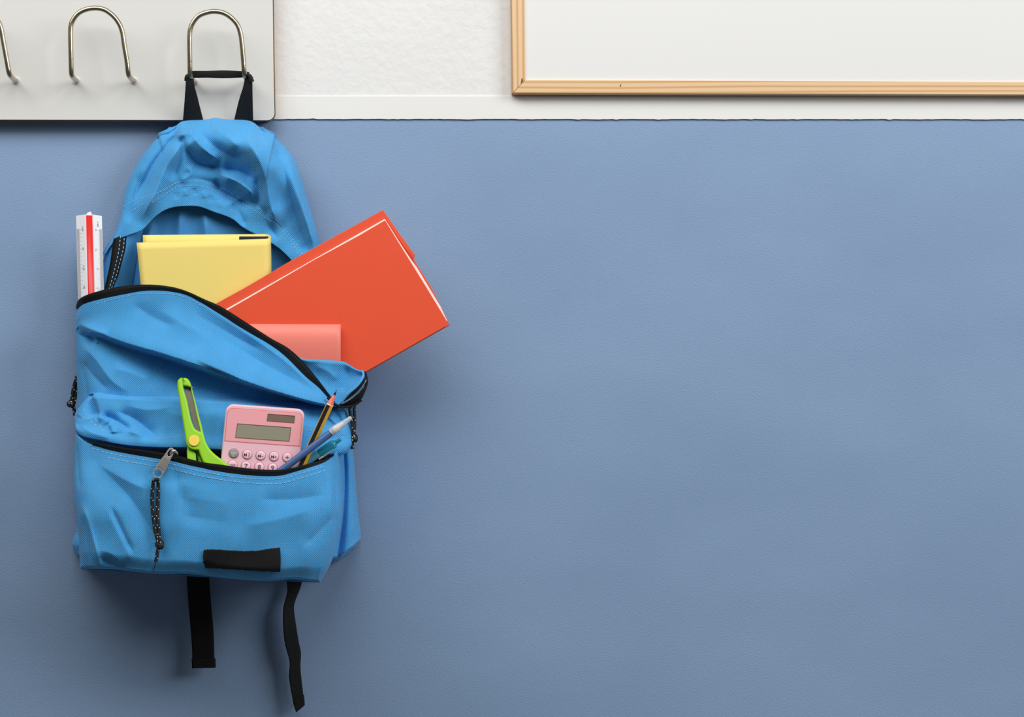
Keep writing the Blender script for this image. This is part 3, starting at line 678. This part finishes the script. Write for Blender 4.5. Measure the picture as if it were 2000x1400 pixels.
# shoulder strap tails
def tail(A, B, hem):
    o_ = strap('shoulder_strap', A, B, 70, bp, thick=3)
    V = [(x, y, h) for (x, y, h) in hem]; 
    G = np.array(V, float).reshape(2, 2, 3)
    g2 = np.zeros((8, 5, 3))
    for i in range(8):
        for j in range(5):
            a, b = i / 7, j / 4
            g2[i, j] = (G[0, 0] * (1 - a) + G[1, 0] * a) * (1 - b) + (G[0, 1] * (1 - a) + G[1, 1] * a) * b
    grid_mesh('hem', g2, WEB, o_, solid=6, flip=False, label='doubled-over end')
    return o_
tail([(361, 1086, 22), (364, 1120, 26), (368, 1180, 32), (374, 1250, 34), (376, 1300, 34)], [(404, 1086, 22), (407.5, 1120, 26), (412, 1180, 32), (417, 1235, 34), (419, 1300, 34)],
     [(374, 1287, 38), (375, 1305, 38), (420.5, 1286, 38), (421, 1304, 38)])
tail([(560, 1086, 22), (560, 1135, 28), (561.5, 1156, 36), (555, 1194, 48), (557, 1250, 46), (567, 1293, 40), (566, 1325, 36), (573, 1370, 34), (577, 1386, 34)],
     [(592, 1086, 22), (590, 1136, 26), (577, 1173, 26), (574.5, 1192, 24), (583, 1250, 26), (588, 1275, 26), (587, 1305, 24), (592.5, 1357, 26), (594, 1372, 28)],
     [(574, 1368, 38), (578.6, 1391, 38), (594, 1357, 34), (595.5, 1377, 34)])
tube('loose_thread', [(573, 1376, 36), (570, 1379, 36), (568, 1383, 36)], 0.4, CORD, bp, n=5)

# ---- zip pull with cord
def cordlet(name, paths, parent, r, knot, kr, flecks=True, seed=0):
    rg = np.random.default_rng(seed); first = None
    for P in paths:
        Q = along(spline(P), np.linspace(0, 1, 60)); o_ = tube(name, Q, r, CORD, parent, n=10)
        first = first or o_
        if flecks:
            V, F = [], []; L = plen(Q); n = max(2, int(L / 17))
            for k in range(n):
                for ph in (-1, 1):
                    q = along(Q, np.array([min(1, (k + 0.3 + (0.28 if ph > 0 else 0)) / n)]))[0]
                    b0 = len(V); x, y, h = q[0] + ph * r * 0.55, q[1], q[2] + r * 0.86
                    V += [(x - 0.8, y - 1.4, h), (x + 0.5, y - 0.9, h + .3), (x + 1.0, y + 1.3, h), (x - 0.4, y + 0.8, h + .3)]; F.append((b0, b0 + 1, b0 + 2, b0 + 3)[::-1])
            mk('white_flecks', V, F, WHITE_FLECK, o_, kind='stuff', solid=0.5)
    if knot:
        x, y, h = knot; a = np.linspace(0, 2 * math.pi * 2.2, 70)
        K = np.c_[x + kr * 0.55 * np.cos(a) + 1.2 * np.sin(a * 0.5), y + kr * 0.6 * np.sin(a) + np.linspace(-kr * 0.35, kr * 0.35, 70), h + 1.2 * r * np.sin(a * 1.1)]
        tube('knot', K, r * 1.05, CORD, first, n=10)
        V = []; F = []
        for k in range(5):
            x2, y2 = x + rg.uniform(-kr * .6, kr * .6), y + rg.uniform(-kr * .7, kr * .7); b0 = len(V); h2 = h + 2.1 * r
            V += [(x2 - .8, y2 - 1.6, h2), (x2 + .7, y2 - 1, h2), (x2 + .9, y2 + 1.6, h2), (x2 - .6, y2 + 1, h2)]; F.append((b0 + 3, b0 + 2, b0 + 1, b0))
        mk('white_flecks', V, F, WHITE_FLECK, first, kind='stuff', solid=0.5)
    return first
hz = surf_h(pocG, [(320, 930)])[0, 2] + 3
sl = plate('zip_slider', [rrect(-9, -7, 9, 7, 4)], 0, 6, Frame((339, 889), (0.93, 0.3), (-0.3, 0.93), surf_h(pocG, [(339, 903)])[0, 2] - 2), DARKMET, bp, bev=1.5)
d_ = np.array([304.5 - 333, 931 - 884.]); ln = np.linalg.norm(d_); ey = d_ / ln; ex = np.array([ey[1], -ey[0]])
fr = Frame((333, 883), ex, ey, hz + 5, 0, -0.03)
fr2 = Frame((333, 883), ex, ey, hz + 5, 0, -0.03)
outl = [(-6.5, -4), (-3.5, -8), (0, -9), (3.5, -8), (6.5, -4)] + [(7.5, 10), (9.5, 30), (10.2, 46)] + [(10.2 * math.cos(a), 49 + 10.2 * math.sin(a)) for a in np.linspace(0.1, math.pi - 0.1, 12)] + [(-10.2, 46), (-9.5, 30), (-7.5, 10)]
h1 = [(3.8 * math.cos(a), 2 + 7 * math.sin(a)) for a in np.linspace(0, 2 * math.pi, 20, endpoint=False)]
h2 = circ(0, 48, 7.6, 24)
pull = plate('zip_pull', [outl, h1, h2], 0, 2.2, fr, METAL, sl, bev=0.6)
rim = [(-7, 13), (7, 13), (8.3, 38), (4, 37), (0, 36.2), (-4, 37), (-8.3, 38)]
pull2 = plate('raised_rim', [outl, [(x * 0.85, y * 0.985 - 0.1) for x, y in outl]], 2.0, 3.4, fr, METAL, pull, bev=0.4) if False else None
plate('recess_panel', [[(-5.2, 13.5), (5.2, 13.5), (7.4, 37.5), (4, 36.4), (0, 36), (-4, 36.4), (-7.4, 37.5)]], 2.0, 2.9, fr, mat('satin_nickel', (168, 162, 156), 0.45, 0.5), pull, bev=0.3)
tube('slider_bridge', [(333, 886, hz + 3), (337, 880.5, hz + 10), (342, 880, hz + 10), (346, 885, hz + 2)], 1.9, METAL, sl, n=10)
ch = hz + 6
cordlet('pull_cord', [[(307, 937, ch + 6), (301, 938, ch + 3), (298.5, 950, ch), (297, 975, ch), (299, 1005, ch), (303, 1035, ch), (308, 1056, ch)],
                      [(303, 937, ch + 6), (308, 936, ch + 5), (309, 950, ch), (308.5, 975, ch), (307.5, 1005, ch), (310, 1035, ch), (311, 1056, ch)],
                      [(310, 1066, ch), (307.5, 1078, ch), (306, 1088, ch), (304, 1097, ch)]], bp, 3.3, (312, 1062, ch + 1), 8.5)
for q in ([(304, 1096, ch), (302, 1106, ch), (299, 1117, ch - 1)], [(305, 1096, ch), (303, 1108, ch), (302, 1116, ch - 1)], [(303, 1100, ch), (300, 1110, ch), (297, 1114, ch - 1)]):
    tube('frayed_thread', along(spline(q), np.linspace(0, 1, 8)), 0.35, CORD, bp, n=4)
# side zip cords, left and right
cordlet('pull_cord', [[(150, 735, 80), (146, 748, 78), (142, 765, 78), (139, 785, 78)], [(151, 735, 76), (148, 755, 74), (147, 775, 74), (144, 790, 76)], [(143, 790, 78), (145, 802, 78), (146, 812, 78)]], bp, 3.2, (138, 788, 80), 6.5, seed=3)
cordlet('pull_cord', [[(685, 788, 185), (683.5, 800, 190), (685, 815, 192), (689.5, 835, 192), (690.5, 850, 192)], [(692, 788, 178), (692, 808, 182), (692.5, 828, 186), (691, 850, 188)], [(689.5, 855, 190), (688, 866, 190), (688.5, 877, 190)]], bp, 3.2, (692, 855, 192), 6.5, seed=5)

# ------------------------------------------------------------------ YELLOW FOLDER
yf = thing('yellow_folder', (400, 700, 110), 'pale yellow card folder standing upright in the open backpack', 'folder')
ang = np.linspace(0, math.pi, 14)
path = [(279 + (516 - 279) * k, 94, 459 - 2 * k) for k in np.linspace(0, 1, 20)]
path += [(516 + 11.5 * math.sin(a), 112 - 18 * math.cos(a), 457 + 4.8 * (1 - math.cos(a))) for a in ang[1:]]
path += [(516 - (516 - 267) * k, 130, 466.6 + 7.4 * k) for k in np.linspace(0.02, 1, 24)]
path = np.array(path); nv = 20; G = np.zeros((len(path), nv, 3))
for j, q in enumerate(np.linspace(0, 1, nv)):
    yb = 740
    G[:, j, 0] = path[:, 0] + q * (9 if False else 1) * np.where(path[:, 1] > 120, np.interp(path[:, 0], [267, 528], [26, 8]), 6)
    G[:, j, 1] = path[:, 2] * (1 - q) + yb * q; G[:, j, 2] = path[:, 1] - 6 * q
grid_mesh('cover', G, YEL, yf, solid=1.6, flip=False, auto=60)
boxm('binding', 467, 461.5, 524, 700, 104, 114, BINDB, yf, bevel=1)['label'] = 'black inner binding'
boxm('pages', 284, 470, 466, 735, 106, 112, YEL, yf, bevel=0.5)['label'] = 'yellow inner sheets'

# ------------------------------------------------------------------ RED FOLDER BOOK
rb = thing('red_book', (640, 620, 150), 'orange-red card book leaning out over the right side of the backpack', 'book')
fr = Frame((752, 430), (-0.870, 0.493), (0.522, 0.853), 166, -0.012, 0)
plate('front_cover', [[(0, 0), (0, 60), (-0.5, 150), (0, 238), (120, 239), (300, 238.5), (370, 238), (370, 1), (280, 0.5), (160, -1), (60, 1)]], -3, 0, fr, RED, rb, bev=0.5)
plate('pages', [[(-1.0, -2.6), (-2, 60), (-3.5, 96), (-5, 110), (-4.5, 200), (-1, 232), (365, 234), (365, -2.2)]], -14, -3.2, fr, PAPER, rb, bev=0.3)
plate('back_cover', [[(-7, -19.5), (-10, 30), (-14.5, 89), (-10, 92), (-8, 94), (-8.5, 160), (-3, 222), (-1, 237), (365, 237), (366, -21), (360, -21), (300, -20), (200, -22), (100, -20.5), (93, -22), (90, -20.5)]], -22, -18, fr, RED, rb, bev=0.5)
plate('cover_flap', [[(-6, -19.2), (-9, 30), (-13.5, 88), (-9, 90), (-4.8, 60), (-2.4, -3.1), (100, -3.0), (365, -2.8), (366, -20), (150, -20.5)]], -9, -6, fr, RED, rb, bev=0.3)
Gs = np.zeros((30, 9, 3))
for i, a in enumerate(np.linspace(-1, 365, 30)):
    for j, q in enumerate(np.linspace(0, math.pi, 9)): Gs[i, j] = fr([(a, 237 + 2.5 * math.sin(q), -11 + 10.5 * math.cos(q))])[0]
grid_mesh('spine', Gs, RED, rb, flip=False, solid=1.2)
# ------------------------------------------------------------------ PINK NOTEBOOK
nb = thing('salmon_notebook', (600, 740, 178), 'salmon pink notebook with a rolled top edge in front of the red book', 'notebook')
prof = [(700, 170), (650, 170), (637, 170.5)] + [(632.5 + 90 * k ** 1.8, 171 + 13 * (1 - math.exp(-90 * k ** 1.8 / 14)) - 8 * k ** 4) for k in np.linspace(0, 1, 26)]
G = np.array([[(x, y + 0.004 * (x - 485), h) for (y, h) in prof] for x in np.linspace(470, 665.5, 24)])
grid_mesh('cover', G, PINKN, nb, solid=1.4, flip=False)
boxm('pages', 474, 652, 662, 720, 171.5, 174, PAPER, nb)

# ------------------------------------------------------------------ SCALE RULER
ru = thing('scale_ruler', (178, 700, 100), 'white triangular scale ruler with a red groove standing at the left of the backpack', 'ruler')
fr = Frame((174, 420), (0.9995, 0.01), (0.026, 1), 92, 0, -0.01)
# cross-section (a, c): two white faces rising to a red grooved ridge
LEN = 290
top_y = lambda a: 3.2 * (abs(a) / 26) ** 1.5 - 1.5
sec = [(-26, 0), (-25.3, 1.5), (-7.5, 8.5), (-6.2, 7.2), (0, 8.4), (6.2, 7.2), (7.5, 8.5), (24.5, 1.5), (25.3, 0), (14, -12), (0, -18), (-14, -12)]
def ext(idx, name, m, parent, closed=False, c0=0):
    V, F = [], []; ns = len(idx)
    for b in (0, LEN):
        for k in idx: a, cc = sec[k]; V.append((a, (top_y(a) if b == 0 else b), cc + c0))
    F = [(k, k + 1, ns + k + 1, ns + k) for k in range(ns - 1)]
    if closed: F += [(ns - 1, 0, ns, 2 * ns - 1), tuple(range(ns))[::-1], tuple(range(ns, 2 * ns))]
    return mk(name, fr(V), F, m, parent, smooth=False, bevel=0 if not closed else 0.4)
rbody = ext(list(range(12)), 'body', RULW, ru, closed=True)
V = []; redsec = [(-6.3, 7.3), (-4.6, 8.6), (0, 9.6), (4.6, 8.6), (6.3, 7.3)]
for b in (0.5, LEN):
    for a, cc in redsec: V.append((a, b, cc))
mk('red_groove', fr(V), [(k, k + 1, 6 + k, 5 + k) for k in range(4)] + [(0, 4, 3, 2, 1)], RULR, ru, smooth=True)
def onface(a):  # height of the front faces
    return np.interp(a, [-25.3, -6.5, 6.5, 24.5], [1.5, 8.5, 8.5, 1.5])
def strip(name, rects, m, lift, kind=None):
    V, F = [], []
    for a0, a1, b0, b1 in rects:
        k = len(V); V += [(a0, b0, onface(a0) + lift), (a1, b0, onface(a1) + lift), (a1, b1, onface(a1) + lift), (a0, b1, onface(a0) + lift)]; F.append((k, k + 1, k + 2, k + 3))
    return mk(name, fr(V), F, m, ru, smooth=False, kind=kind)
strip('tick_band', [(-25, -18.5, 27, LEN), (18.5, 24.3, 27, LEN)], RULB, 0.12)
rects = []
for k in range(0, 220):
    b = 27.5 + k * 0.76 * 1.0
    if k % 2 == 0: pass
for k in range(0, 60):   # left scale: 2.5 apart every 38.3 units
    b = 28 + k * 7.66; ln_ = 8 if k % 5 == 0 else 3
    if b < LEN: rects.append((-18.5, -18.5 + ln_, b - 0.25, b + 0.25))
for k in range(0, 150):
    b = 28 + k * 3.83 / 2 * 1.0
    if b < LEN: rects.append((-25, -19.5, b - 0.2, b + 0.2))
for k in range(0, 140):
    b = 29 + k * 3.86 / 2; ln_ = 7 if k % 20 == 0 else (4 if k % 10 == 0 else 0.8)
    if b < LEN: rects.append((19 - ln_, 24, b - 0.22, b + 0.22))
tick = strip('tick_marks', rects, mat('pale_tick_ink', (158, 158, 168), 0.5), 0.3, kind='stuff')
for s_t, a, b, rot, sz in (('37.5', -12, 26.5, -90, 6.2), ('35', -12, 65.5, -90, 6.2), ('32.5', -12, 103, -90, 6.2), ('30', -12, 141, -90, 6.2), ('27.5', -12, 179, -90, 6.2),
                           ('1:50', 15.5, 17, 90, 6.2), ('0', 11.5, 29, 90, 5.4), ('1m', 11, 68, 90, 5.4), ('2', 12.5, 104, 90, 5.4), ('3', 11.5, 142, 90, 5.4)):
    text('numeral', s_t, a, b, sz, float(onface(a)) + 0.35, fr, INK, ru, rot=rot, depth=0.3)
plate('end_peg', [[(-5, 0), (-4, -4), (3, -7), (5.5, -3), (4, 0)]], 1, 5, fr, RULW, ru, bev=0.6)

# ------------------------------------------------------------------ CALCULATOR
ca_ = thing('calculator', (515, 900, 280), 'pink pocket calculator standing in the front pocket', 'calculator')
e1 = np.array((1, 0.0715)); e1 /= np.linalg.norm(e1); e2 = np.array((-0.098, 1)); e2 /= np.linalg.norm(e2)
fr = Frame((442, 788), e1, e2, 258, 0, 0.14)
cb_ = plate('body', [rrect(0, 0, 154.5, 196, 15, 10)], -14, 0, fr, PINKC, ca_, bev=3.5, seg=4)
plate('face_groove', [rrect(3, 7.5, 151.5, 74, 12, 8, (1, 0, 0, 1)), rrect(4.6, 9.1, 149.9, 72.6, 11, 8, (1, 0, 0, 1))], -0.5, 0.25, fr, PINKL, ca_, bev=0)
plate('face_plate', [rrect(4.6, 9.1, 149.9, 72.6, 11, 8, (1, 0, 0, 1))], -0.5, 0.8, fr, PINKF, ca_, bev=0.4)
def Z(x, y):      # zoomed crop coordinates -> frame coords
    p_ = np.array((x / 9.3333 + 430, y / 9.3333 + 780)) - fr.O
    return np.linalg.solve(np.array([fr.ea, fr.eb]).T, p_)
def quad(name, pts, m, dark, wdt=0.9):
    Q = [tuple(Z(*q)) for q in pts]; cx = sum(q[0] for q in Q) / 4; cy = sum(q[1] for q in Q) / 4
    inner = [(q[0] + (wdt if q[0] < cx else -wdt), q[1] + (wdt if q[1] < cy else -wdt)) for q in Q]
    o_ = plate(name, [inner], 0.6, 0.95, fr, m, ca_)
    plate('bezel', [Q, inner], 0.5, 1.6, fr, dark, o_, bev=0)
    return o_
GRB = mat('dim_bezel', (112, 92, 84), 0.4)
quad('display', [(312, 435), (1297, 508), (1262, 765), (275, 695)], LCD, GRB)
quad('solar_panel', [(868, 258), (1366, 295), (1350, 430), (850, 392)], SOLAR, GRB)
keys = [((247, 982), 'ON', GREYB, PKINK), ((493, 1000), 'MR', PINKB, DKINK), ((738, 1020), 'M\u2013', PINKB, DKINK), ((980, 1037), 'M+', PINKB, DKINK), ((1222, 1055), '\u00f7', PINKB, DKINK),
        ((225, 1192), 'OFF', PINKB, DKINK), ((470, 1212), '7', PINKB, DKINK), ((713, 1230), '8', PINKB, DKINK), ((955, 1246), '9', PINKB, DKINK), ((1196, 1264), '\u00d7', PINKB, DKINK)]
RING = mat('key_well', (196, 132, 162), 0.45)
def dome(a, b, r, m, parent, name='button', c0=0.0, hgt=3.2):
    V, F = [], []; n = 28; rings = [(1, 0), (1, hgt * 0.5), (0.94, hgt * 0.8), (0.8, hgt * 0.97), (0.5, hgt * 1.02), (0.02, hgt * 1.0)]
    for q, hh in rings:
        for k in range(n): t_ = 2 * math.pi * k / n; V.append((a + r * q * math.cos(t_), b + r * q * math.sin(t_), c0 + hh))
    F = [(i * n + k, i * n + (k + 1) % n, (i + 1) * n + (k + 1) % n, (i + 1) * n + k) for i in range(len(rings) - 1) for k in range(n)] + [tuple(5 * n + k for k in range(n))]
    return mk(name, fr(V), F, m, parent, auto=60)
kx = []
for (zx, zy), leg, m_, mi in keys:
    a, b = Z(zx, zy); kx.append((a, b))
    bt = dome(a, b, 9.0, m_, ca_); plate('key_well', [circ(a, b, 10.2), circ(a, b, 9.1)], -0.3, 0.5, fr, RING, bt)
    if leg == 'ON': bt['label'] = 'grey key'
    if leg == 'MR':
        text('legend', 'M', a - 3.4, b + 1.6, 8.5, 3.35, fr, mi, bt, bold=0.012); text('legend', 'R', a + 4, b - 1.6, 5.2, 3.3, fr, mi, bt, bold=0.01); text('legend', 'C', a + 4, b + 3.2, 5.2, 3.35, fr, mi, bt, bold=0.01)
    elif leg == 'ON':
        text('legend', 'ON', a, b - 0.8, 6.5, 3.35, fr, mi, bt, bold=0.01); text('legend', 'C', a, b + 4.4, 5.5, 3.35, fr, mi, bt, bold=0.01)
    else:
        sz = {'OFF': 6.8, '7': 12.5, '8': 12.5, '9': 12.5, '\u00f7': 14, '\u00d7': 13}.get(leg, 8.5)
        text('legend', leg, a, b + (1.0 if len(leg) == 1 else 1.6), sz, 3.35, fr, mi, bt, bold=0.015)
da, db = kx[5][0] - kx[0][0], kx[5][1] - kx[0][1]
for rr in range(2, 5):          # hidden lower rows inside the pocket
    for k in range(5):
        if kx[k][1] + db * rr < 190: dome(kx[k][0] + da * rr, kx[k][1] + db * rr, 9, PINKB, ca_)

# ------------------------------------------------------------------ SCISSORS
sc_ = thing('scissors', (385, 900, 262), 'lime green plastic scissors with a yellow rivet in the front pocket', 'scissors')
def S(pts): return [(x / 7.0 + 320, y / 7.0 + 720) for x, y in pts]     # crop coords -> wall coords
frs = Frame((0, 0), (1, 0), (0, 1), 238 - 0.24 * 740, 0, 0.24)
arm1 = spline(S([(255, 122), (225, 128), (195, 155), (184, 195), (188, 280), (205, 380), (228, 520), (252, 680), (275, 820), (292, 930), (302, 1010), (325, 1065), (370, 1100), (430, 1115), (472, 1118), (492, 1170), (515, 1230), (545, 1290), (640, 1350), (760, 1440), (900, 1470), (960, 1420), (905, 1350), (860, 1300), (790, 1240), (700, 1170), (640, 1110), (600, 1050), (575, 1000), (560, 950), (545, 895), (520, 868), (470, 850), (425, 818), (395, 755), (370, 680), (345, 560), (320, 440), (290, 340), (265, 250), (262, 190)]), 4)
b1 = plate('blade_arm', [arm1[:-1]], 0, 14, frs, GREEN, sc_, bev=4, seg=4)
arm2 = spline(S([(262, 125), (300, 126), (335, 145), (362, 185), (380, 240), (400, 330), (440, 480), (480, 640), (515, 770), (540, 880), (570, 1000), (540, 1020), (510, 900), (485, 780), (450, 640), (418, 480), (388, 350), (366, 262), (368, 250), (310, 240), (268, 225), (258, 180)]), 4)
plate('blade_arm', [arm2[:-1]], -7, 5, frs, GREEN, sc_, bev=0.9, seg=3)
plate('blade_cover', [spline(S([(264, 126), (300, 126), (335, 145), (360, 185), (372, 225), (372, 250), (320, 243), (268, 228), (258, 180)]), 4)[:-1]], 0, 12, frs, GREEN, sc_, bev=4, seg=3)
plate('blade', [S([(270, 225), (375, 250), (395, 350), (440, 520), (480, 660), (525, 860), (470, 870), (420, 800), (370, 640), (330, 470), (290, 330)])], -2, 0, frs, BLADE, sc_, bev=0.3)
plate('blade_hole', [circ(*S([(353, 285)])[0], 1.7, 14)], 0, 0.4, frs, PENK, sc_)
hd = spline(S([(320, 1060), (316, 1120), (318, 1200), (310, 1330), (320, 1450), (420, 1460), (470, 1450), (520, 1400), (500, 1300), (480, 1200), (470, 1120), (400, 1080)]), 4)
plate('handle', [S([(322, 1050), (314, 1130), (318, 1220), (308, 1420), (452, 1440), (446, 1300), (440, 1160), (400, 1110)])], -8, 5, frs, GREEN, sc_, bev=2.5, seg=3)
plate('handle', [S([(430, 1110), (475, 1118), (500, 1200), (530, 1300), (560, 1450), (470, 1450), (480, 1300), (450, 1170)])], -10, -4, frs, mat('rear_green_plastic', (150, 212, 34), 0.32), sc_, bev=1)  # rear handle strip, same lime green as the other plastic parts
cx_, cy_ = S([(412, 983)])[0]
plate('rivet', [circ(cx_, cy_, 10.8, 32)], 12, 17, frs, YCAP, sc_, bev=1.2, seg=3)

# ------------------------------------------------------------------ PENCIL
def prism_along(name, P0, P1, r0, r1, n, m, parent, rot=0, **kw):
    A, B = W([P0])[0], W([P1])[0]; t = (B - A); t /= np.linalg.norm(t); up = np.array([0, -1, 0.0])
    side = np.cross(t, up); side /= np.linalg.norm(side); up = np.cross(side, t); V = []
    for C, r in ((A, r0), (B, r1)):
        for k in range(n): a = 2 * math.pi * k / n + rot; V.append(C + U * r * (math.cos(a) * side + math.sin(a) * up))
    F = [(k, (k + 1) % n, n + (k + 1) % n, n + k) for k in range(n)] + [tuple(range(n))[::-1], tuple(range(n, 2 * n))]
    return mk(name, V, F, m, parent, world=True, smooth=kw.pop('smooth', False), **kw)
pn = thing('pencil', (610, 890, 296), 'yellow and black hexagonal pencil with a sharpened red tip pointing up', 'pencil')
tip = np.array((657.8, 761, 286.)); sh = np.array((643.5, 791.5, 287.)); bot = np.array((566, 960, 284.)) 
pt = lambda t: tuple(tip + (sh - tip) * t)
shaft = prism_along('shaft', sh, bot, 7.3, 7.3, 6, [PENY, PENK], pn, rot=math.radians(-16), bevel=0.4)
# alternate painted faces: find the face turned to the left-front and paint it black
me = shaft.data
for k in range(6):
    me.polygons[k].material_index = 1 if k in (1, 3, 5) else 0
fpaint = me
rimn = prism_along('scalloped_rim', tuple(sh + (tip - sh) * 0.07), sh, 6.6, 7.35, 6, PENW, pn, rot=math.radians(-16))
prism_along('sharpened_cone', pt(0.33), tuple(sh + (tip - sh) * 0.05), 2.2, 6.9, 6, PENR, pn, rot=math.radians(-16))
prism_along('lead', pt(0.0), pt(0.34), 0.4, 2.3, 12, LEAD, pn, smooth=True)

# ------------------------------------------------------------------ BLUE CAPPED PEN
pe = thing('capped_pen', (600, 880, 300), 'slate blue pen with a translucent tapered cap leaning right', 'pen')
P0 = np.array((520, 941, 284.)); P1 = np.array((650.5, 842, 298.)); dv = (P1 - P0) / np.linalg.norm(P1 - P0); 
pp = lambda k: P1 + dv * k
tube('barrel', [P0, P1 + dv * 1, pp(3)], [6.6, 6.6, 6.2], PENB, pe, n=24)
tube('plug', [pp(3), pp(9), pp(12), pp(24), pp(26)], [5.6, 6.4, 6.0, 3.3, 2.2], CREAM, pe, n=20)
tube('cap', [pp(-4), pp(-3.6), pp(6), pp(9), pp(30), pp(42), pp(44.5), pp(45.5)], [7.0, 7.8, 8.2, 7.6, 4.9, 3.9, 3.3, 1.5], CAPT, pe, n=28)
tube('cap_rim', [pp(-4.6), pp(-3.4)], [7.6, 7.9], mat('cap_rim_plastic', (214, 222, 236), 0.3), pe, n=28)
# ------------------------------------------------------------------ TEAL CLICK PEN
tp = thing('click_pen', (630, 880, 285), 'clear teal click pen lying low behind the blue pen', 'pen')
Q0 = np.array((572, 920, 270.)); Q1 = np.array((655, 864.5, 276.)); dq = (Q1 - Q0) / np.linalg.norm(Q1 - Q0); qq = lambda k: Q1 + dq * k
tube('lower_barrel', [Q0, qq(-38)], [6.2, 7.2], TEALL, tp, n=20)
tube('upper_barrel', [qq(-38), qq(-36), qq(-14), qq(-5), qq(-1), qq(1)], [7.2, 7.9, 8.4, 8.2, 6.8, 4.5], TEAL, tp, n=24)
tube('refill', [Q0, qq(-36)], [2.0, 2.0], mat('teal_ink', (60, 130, 160), 0.4), tp, n=10)
tube('push_button', [qq(0), qq(3), qq(10), qq(12.5), qq(13.5)], [4.3, 4.0, 3.8, 3.0, 1.4], TEAL, tp, n=18)
tube('ring', [qq(-4.2), qq(-3.2)], [8.4, 8.2], mat('pale_teal_ring', (130, 205, 222), 0.2), tp, n=24)
tube('clip', [tuple(qq(-8) + np.array((2.5, 7.5, 3))), tuple(qq(-24) + np.array((3, 8.5, 3))), tuple(qq(-42) + np.array((3.5, 9, 2)))], [2.2, 2.2, 1.6], mat('clear_clip_plastic', (170, 215, 225), 0.12, alpha=0.6), tp, n=8)
tube('clip_end', [tuple(qq(-33) + np.array((3, 8.6, 5))), tuple(qq(-42) + np.array((3, 8.8, 4)))], [1.4, 1.4], CREAM, tp, n=8)
